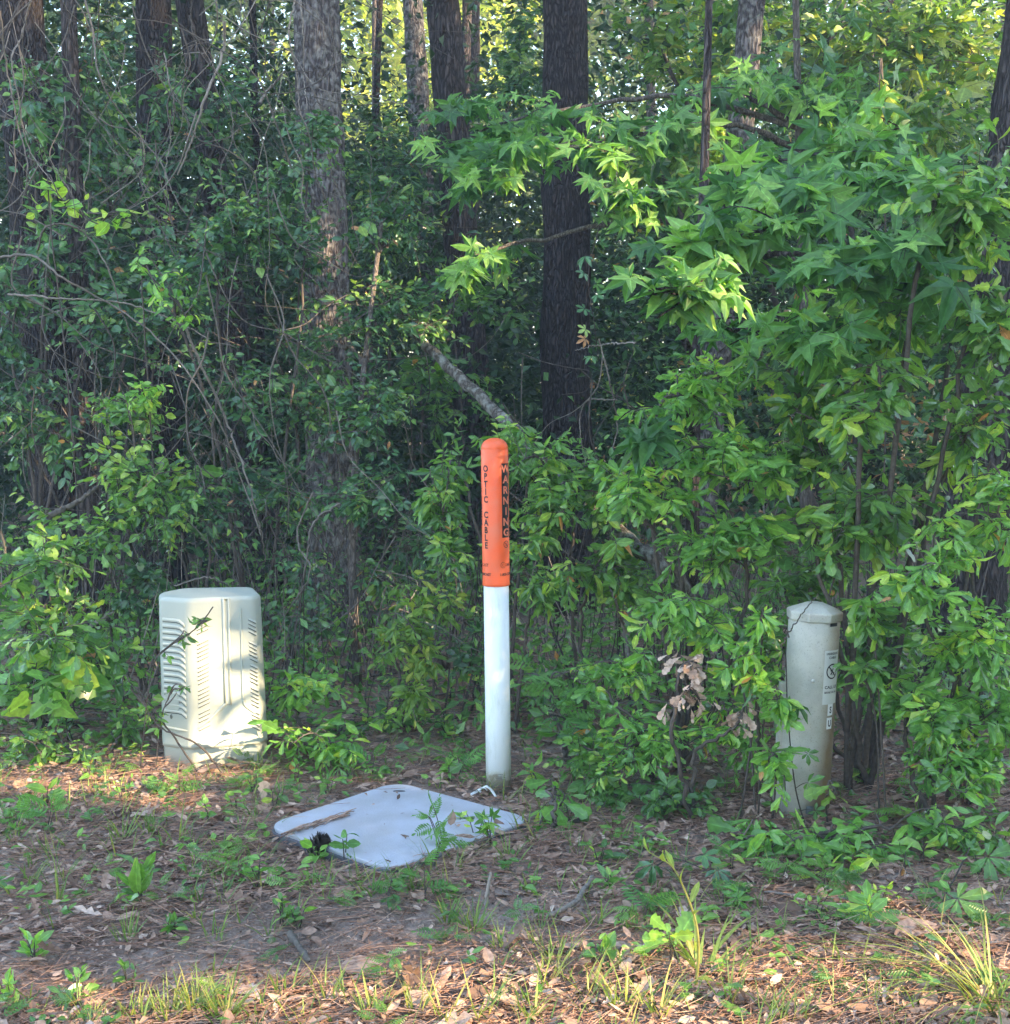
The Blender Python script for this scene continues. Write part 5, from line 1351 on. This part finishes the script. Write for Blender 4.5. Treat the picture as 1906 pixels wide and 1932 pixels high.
mbr, mbs = MB(), MB()
L3 = np.array([LN[0], LN[1], 0])
for k in range(16):
    z = H - .088 - k * .0232
    path = [lx(.118, z), lx(.055, z), lx(.040, z - .002), lx(.018, z - .016)]
    wedge(mbr, path, L3, .015, .0045)
    wedge(mbs, [q - np.array([0, 0, .0095]) for q in path], L3, .0060, .0012)  # dark strip in place of the shadow below each rail
mbr.build('side_louvres', M['cab'], cab, smooth=False, attrs=False); mbs.build('louvre_shade', M['shade_and_latch'], cab, attrs=False)
for x0, x1, dz in ((.030, .072, .018), (.232, .262, -.016)):
    mbr, mbs = MB(), MB()
    for g in range(5):
        for k in range(5 if g else 4):
            z = H - .095 - g * .088 - k * .0155
            kx = 1 - .055 * z / H if x0 > .1 else 1
            p = [fx(x0 * kx, z), fx((x0 + x1) / 2 * kx, z + dz / 2), fx(x1 * kx, z + dz)]
            wedge(mbr, [q + np.array([0, 0, .0045]) for q in p], (0, -1, 0), .006, .003); wedge(mbs, p, (0, -1, 0), .0046, .0012)  # second rail is a dark strip painting the shade in the groove
    mbr.build('louvre_column', M['cab'], cab, smooth=False, attrs=False); mbs.build('slot_shade', M['shade_and_latch'], cab, attrs=False)


def bead(mb, pts, r):
    tubes(mb, smooth_path(pts, 30)[None], r, r, 8)


mb = MB()
V = []
pr = [(-.016, .002), (-.012, -.005), (-.007, -.005), (-.004, .0005), (.004, .0005), (.007, -.005), (.012, -.005), (.016, .002)]
for z in (H - .012, H * .6, .235): V.append(np.array([[.140 + a, .006 * z / H + b, z] for a, b in pr]))
loft(mb, V); mb.build('centre_rib', M['cab'], cab, attrs=False)
mb = MB(); bead(mb, [fx(.132, .240), fx(.09, .200), fx(.045, .165), fx(.018, .148, -.006), lx(.02, .142, -.004), lx(.05, .142), lx(.085, .144), lx(.125, .148)], .0058)
mb.build('lower_seam', M['cab'], cab, attrs=False)
mb = MB(); bead(mb, [fx(.195, H - .05), fx(.195, H * .5), fx(.197, .25), fx(.205, .225), fx(.24, .195)], .0042)
mb.build('corner_ridge', M['cab'], cab, attrs=False)
mb = MB()
c0, c1 = (.050, .115), (.215, .275)
V = [lx(d, z, o) for o in (.0035, -.003) for d, z in ((c0[0], c1[0]), (c0[1], c1[0]), (c0[1], c1[1]), (c0[0], c1[1]))]
mb.add(V, Q=[(0, 1, 2, 3), (4, 7, 6, 5), (0, 4, 5, 1), (1, 5, 6, 2), (2, 6, 7, 3), (3, 7, 4, 0)])
o = mb.build('embossed_plate', M['cab'], cab, smooth=False, attrs=False); bv = o.modifiers.new('b', 'BEVEL'); bv.width = .003; bv.segments = 2
mb = MB(); loft(mb, [np.stack([lx(.088 + .005 * math.cos(k * math.pi / 8), .19 + .009 * math.sin(k * math.pi / 8), d_) for k in range(16)]) for d_ in (-.002, .003)])
mb.build('latch', M['shade_and_latch'], cab, attrs=False)

# ------------------------------------------------------------------ right-hand round pedestal
def ped_mat():
    m, t, out = nt('weathered_pedestal')
    tc = N(t, 'ShaderNodeTexCoord'); sp = N(t, 'ShaderNodeSeparateXYZ'); t.links.new(tc.outputs['Object'], sp.inputs[0])
    n1 = N(t, 'ShaderNodeTexNoise'); n1.inputs['Scale'].default_value = 9; n1.inputs['Detail'].default_value = 7
    n2 = N(t, 'ShaderNodeTexNoise'); n2.inputs['Scale'].default_value = 170; n2.inputs['Detail'].default_value = 6; n2.inputs['Roughness'].default_value = .75
    for n in (n1, n2): t.links.new(tc.outputs['Object'], n.inputs['Vector'])
    # brown grime runs down the right flank, strongest near the ground
    g = N(t, 'ShaderNodeMath', operation='MULTIPLY_ADD'); g.inputs[1].default_value = 6.5; g.inputs[2].default_value = -.13; t.links.new(sp.outputs['X'], g.inputs[0])
    gz_ = N(t, 'ShaderNodeMapRange'); gz_.inputs[1].default_value = .45; gz_.inputs[2].default_value = .05; gz_.inputs[3].default_value = .1; gz_.inputs[4].default_value = .55; t.links.new(sp.outputs['Z'], gz_.inputs[0])
    s = N(t, 'ShaderNodeMath', operation='ADD'); t.links.new(g.outputs[0], s.inputs[0]); t.links.new(gz_.outputs[0], s.inputs[1])
    s2_ = N(t, 'ShaderNodeMath', operation='MULTIPLY_ADD'); s2_.inputs[1].default_value = .8; t.links.new(n1.outputs[0], s2_.inputs[0]); t.links.new(s.outputs[0], s2_.inputs[2])
    r = ramp(t, [(.55, (0, 0, 0)), (1.0, (1, 1, 1))]); t.links.new(s2_.outputs[0], r.inputs[0])
    base = ramp(t, [(.35, (.36, .355, .30)), (.62, (.52, .505, .435))]); t.links.new(n1.outputs[0], base.inputs[0])
    mx = N(t, 'ShaderNodeMix', data_type='RGBA'); mx.inputs[7].default_value = (.19, .135, .075, 1)
    t.links.new(r.outputs[0], mx.inputs[0]); t.links.new(base.outputs[0], mx.inputs[6])
    sr = ramp(t, [(.36, (.55, .55, .5)), (.44, (1, 1, 1))]); t.links.new(n2.outputs[0], sr.inputs[0])
    m3 = N(t, 'ShaderNodeMix', data_type='RGBA', blend_type='MULTIPLY'); m3.inputs[0].default_value = .7
    t.links.new(mx.outputs[2], m3.inputs[6]); t.links.new(sr.outputs[0], m3.inputs[7])
    p = N(t, 'ShaderNodeBsdfPrincipled'); p.inputs['Roughness'].default_value = .6; p.inputs['Specular IOR Level'].default_value = .3
    t.links.new(m3.outputs[2], p.inputs['Base Color']); t.links.new(p.outputs[0], out.inputs[0])
    return m


M['ped'] = ped_mat(); M['sticker'] = simple_mat('sticker', (.60, .61, .58), rough=.5); M['letter_tile'] = simple_mat('letter_tile', (.74, .75, .74), rough=.5)
qb = gp(1526, 1555); PR = .085; qb[1] += PR; qb[2] = gz(qb[0], qb[1])
ped = empty('pedestal', qb); tag(ped, 'weathered off white round pedestal with a faceted cap half hidden in green', 'pedestal')
tp_ = at(1541, 1150, qb[1]); PH = tp_[2] - qb[2]
ped.rotation_euler = (0, math.atan2(tp_[0] - qb[0], PH) * .8, 0)
mb = MB(); loft(mb, [circ(PR, -.04), circ(PR, .2), circ(PR, .45), circ(PR, PH - .04), circ(PR * .97, PH - .036), circ(PR * .97, PH - .02)]); mb.build('tube', M['ped'], ped, attrs=False)
def octo(r, z, n=8, a0=22.5): t = np.arange(n) * 2 * math.pi / n + R_(a0); return np.stack([r * np.cos(t), r * np.sin(t), np.full(n, z)], 1)
mb = MB(); loft(mb, [octo(PR * 1.0, PH - .032), octo(PR * 1.09, PH - .030), octo(PR * 1.11, PH - .004), octo(PR * 1.08, PH), octo(PR * .36, PH + .024), octo(PR * .30, PH + .025)])
o = mb.build('cap', M['ped'], ped, smooth=False, attrs=False); bv = o.modifiers.new('b', 'BEVEL'); bv.width = .003; bv.segments = 2
mb = MB(); mb.box((-PR - .016, .0, .03), (-PR * .55, .035, PH * .64)); o = mb.build('rear_flange', M['ped'], ped, smooth=False, attrs=False); bv = o.modifiers.new('b', 'BEVEL'); bv.width = .006; bv.segments = 3
AL = R_(38)
zq = lambda sy: PH * (1555 - sy) / (1555 - 1158.0)
def patch(mb, R, ang, half, z0, z1, n=10):
    a = np.linspace(ang - half, ang + half, n)
    V = np.concatenate([np.stack([R * np.sin(a), -R * np.cos(a), np.full(n, z)], 1) for z in (z0, z1)]); i = np.arange(n - 1)
    mb.add(V, Q=np.stack([i, i + 1, i + n + 1, i + n], 1))
RL = PR + .0014
mb = MB(); patch(mb, RL, AL, R_(23), zq(1331), zq(1228)); st = mb.build('warning_sticker', M['sticker'], ped, attrs=False)
mb = MB()
for s_, size, sy in (('UNDERGROUND', .0105, 1234), ('CABLE', .0105, 1241.5), ('CALL US', .0135, 1298), ('BEFORE YOU DIG', .0088, 1308)):
    V, T = text_tris(s_, size)
    V[:, 0] *= min(1.15, .058 / (V[:, 0].max() - V[:, 0].min()))
    mb.add(wrap(V, RL + .0007, AL, zq(sy)), T=T)
no_dig(mb, RL + .0007, AL, zq(1268), .026)
mb.build('sticker_print', M['ink'], ped, attrs=False)
mb = MB(); V, Q = bar2d(-.017, 0, .017, 0, .011); mb.add(wrap(V, RL + .0007, AL - R_(3), zq(1179)), Q=Q); mb.build('top_mark', M['ink'], ped, attrs=False)
mbt, mbi = MB(), MB()
for ch, sy, dw in (('S', 1342, R_(1)), ('U', 1368, R_(0))):
    patch(mbt, RL + .0004, AL + dw, R_(8.5), zq(sy + 11), zq(sy - 11), 6)
    V, T = text_tris(ch, .030); V[:, 0] *= .75; mbi.add(wrap(V, RL + .0014, AL + dw, zq(sy)), T=T)
mbt.build('letter_tiles', M['letter_tile'], ped, attrs=False); mbi.build('tile_lettering', M['ink'], ped, attrs=False)
mb = MB(); mb.box((-.012, -PR * 1.0 - .010, .02), (.012, -PR + .004, .05)); o = mb.build('bottom_latch', M['shade_and_latch'], ped, smooth=False, attrs=False); bv = o.modifiers.new('b', 'BEVEL'); bv.width = .005; bv.segments = 2
mb = MB(); loft(mb, [np.stack([-.012 + .006 * np.cos(tt), np.full(16, -PR * 1.0 - d_), zq(1285) + .006 * np.sin(tt)], 1) for tt in [np.arange(16) * math.pi / 8] for d_ in (.0, .003)])
mb.build('rivet', M['sticker'], ped, attrs=False)

# ------------------------------------------------------------------ trees across the road that keep the low sun off the verge
# gaps in their crowns let the sun through to: (point, radius)
for k in range(5):
    rng = np.random.default_rng(700 + k)
    s = -8 + 5.0 * k
    pp = np.array([12.5, -5.5, 0]) + np.array([.48, .877, 0]) * s + np.array([rng.normal(0, .5), rng.normal(0, .5), 0])
    pp[2] = gz(pp[0], pp[1])
    root = empty('roadside_tree', pp); tag(root, 'leafy tree across the road shading the verge', 'tree', 'roadside trees beyond the frame')
    mb = MB(); V, Q = trunk_mesh(rng, pp - [0, 0, .05], pp + [0, 0, 12.0], .16, .04, rows=30, sides=14); mb.add(V, Q=Q); mb.build('trunk', M['bark'], root, pp, attrs=False)
    n = 42000
    b = ball(rng, n); b = np.sign(b) * np.abs(b) ** 0.9
    P = pp + np.array([0, 0, 6.0]) + b * np.array([3.5, 3.5, 6.2])
    P[:, 2] = np.maximum(P[:, 2], .1)
    keep = ~in_beam(P, LIT, .12) | (rng.uniform(size=n) < .02) | in_beam(P, SHADE, .0)
    P = P[keep]; n = len(P)
    mb = MB(); place(mb, 'simple', P, nrm(rng.normal(0, 1, (n, 3))), nrm(rng.normal(0, .8, (n, 3)) + SUN * .6), rng.uniform(.17, .30, n), rng.uniform(0, .8, n), rng)
    mb.build('crown', M['dark_leaf'], root, pp, smooth=False)

rng = np.random.default_rng(77)
tc0 = np.array([-.90, 5.2, .30]) + SUN * 4.3  # unseen shrub added in the sun's path to dapple the cabinet
bb = np.array([tc0[0] + .25, tc0[1] - .1, 0]); bb[2] = gz(bb[0], bb[1])
e = tc0 + rng.normal(0, 1, (15, 3)) * [.12, .22, .17] + [0, 0, -.05]
tw = bez(np.repeat((bb + [0, 0, 1.1])[None], 15, 0) + rng.normal(0, .05, (15, 3)), (e + bb + [0, 0, 1.5]) / 2 + [0, 0, .2], e, 7)
root = empty('unseen_dapple_shrub', bb); tag(root, 'leafy shrub added beyond the right edge of the frame to cast dapples', 'shrub')
mb = MB(); tubes(mb, smooth_path([bb, bb + [.03, 0, .6], bb + [0, 0, 1.2]], 12)[None], .014, .008, 7); tubes(mb, tw, .003, .0012, 4); mb.build('stem', M['twig'], root, bb)
ml = MB(); leaves_on(ml, rng, tw, 'long', (.09, .16), 7, (.5, .2), t0=.45, droop=.3); ml.build('foliage', M['mid_leaf'], root, bb, smooth=False)

# ------------------------------------------------------------------ haze volume added to lift the darks like a veil of glare
m, t, out = nt('added_haze'); pv = N(t, 'ShaderNodeVolumePrincipled'); pv.inputs['Color'].default_value = (.80, .88, 1, 1); pv.inputs['Density'].default_value = HAZE; pv.inputs['Anisotropy'].default_value = .1
t.links.new(pv.outputs[0], out.inputs['Volume'])
mb = MB(); mb.box((-152, -62, -3), (152, 202, 21)); tag(mb.build('haze', m, smooth=False, attrs=False), 'thin bluish haze added to lighten the depths of the wood', 'haze', kind='stuff')

# ------------------------------------------------------------------ light, sky, camera
w = bpy.data.worlds.new('World'); SC.world = w; w.use_nodes = True
t = w.node_tree; bg = t.nodes['Background']
sky = t.nodes.new('ShaderNodeTexSky'); sky.sky_type = 'NISHITA'; sky.sun_disc = False
sky.sun_elevation = SUN_EL; sky.sun_rotation = SUN_ROT
t.links.new(sky.outputs[0], bg.inputs[0]); bg.inputs[1].default_value = 0.15
L = bpy.data.lights.new('sun', 'SUN'); L.energy = 4.4; L.angle = R_(.5); L.color = (1.0, .74, .46)
so = bpy.data.objects.new('sun', L); C.objects.link(so)
so.rotation_euler = Vector(-SUN).to_track_quat('-Z', 'Y').to_euler(); so.location = SUN * 30

cd = bpy.data.cameras.new('camera'); cam = bpy.data.objects.new('camera', cd); C.objects.link(cam)
cam.location = CAM; cam.rotation_euler = (math.pi / 2 - PITCH, 0, 0)
cd.sensor_fit = 'HORIZONTAL'; cd.sensor_width = 36; cd.lens = 36 * F / 1906; cd.clip_end = 2000; cd.clip_start = .05
SC.camera = cam
vs = SC.view_settings; vs.view_transform = 'Standard'; vs.look = 'None'; vs.gamma = 1; vs.use_curve_mapping = False
vs.exposure = 2.9
cy = SC.cycles
cy.max_bounces = 8; cy.diffuse_bounces = 4; cy.glossy_bounces = 2; cy.transmission_bounces = 4; cy.transparent_max_bounces = 4
cy.use_denoising = True; cy.denoiser = 'OPENIMAGEDENOISE'
cy.sample_clamp_indirect = 4; cy.use_adaptive_sampling = True; cy.adaptive_threshold = .02
cy.caustics_reflective = False; cy.caustics_refractive = False
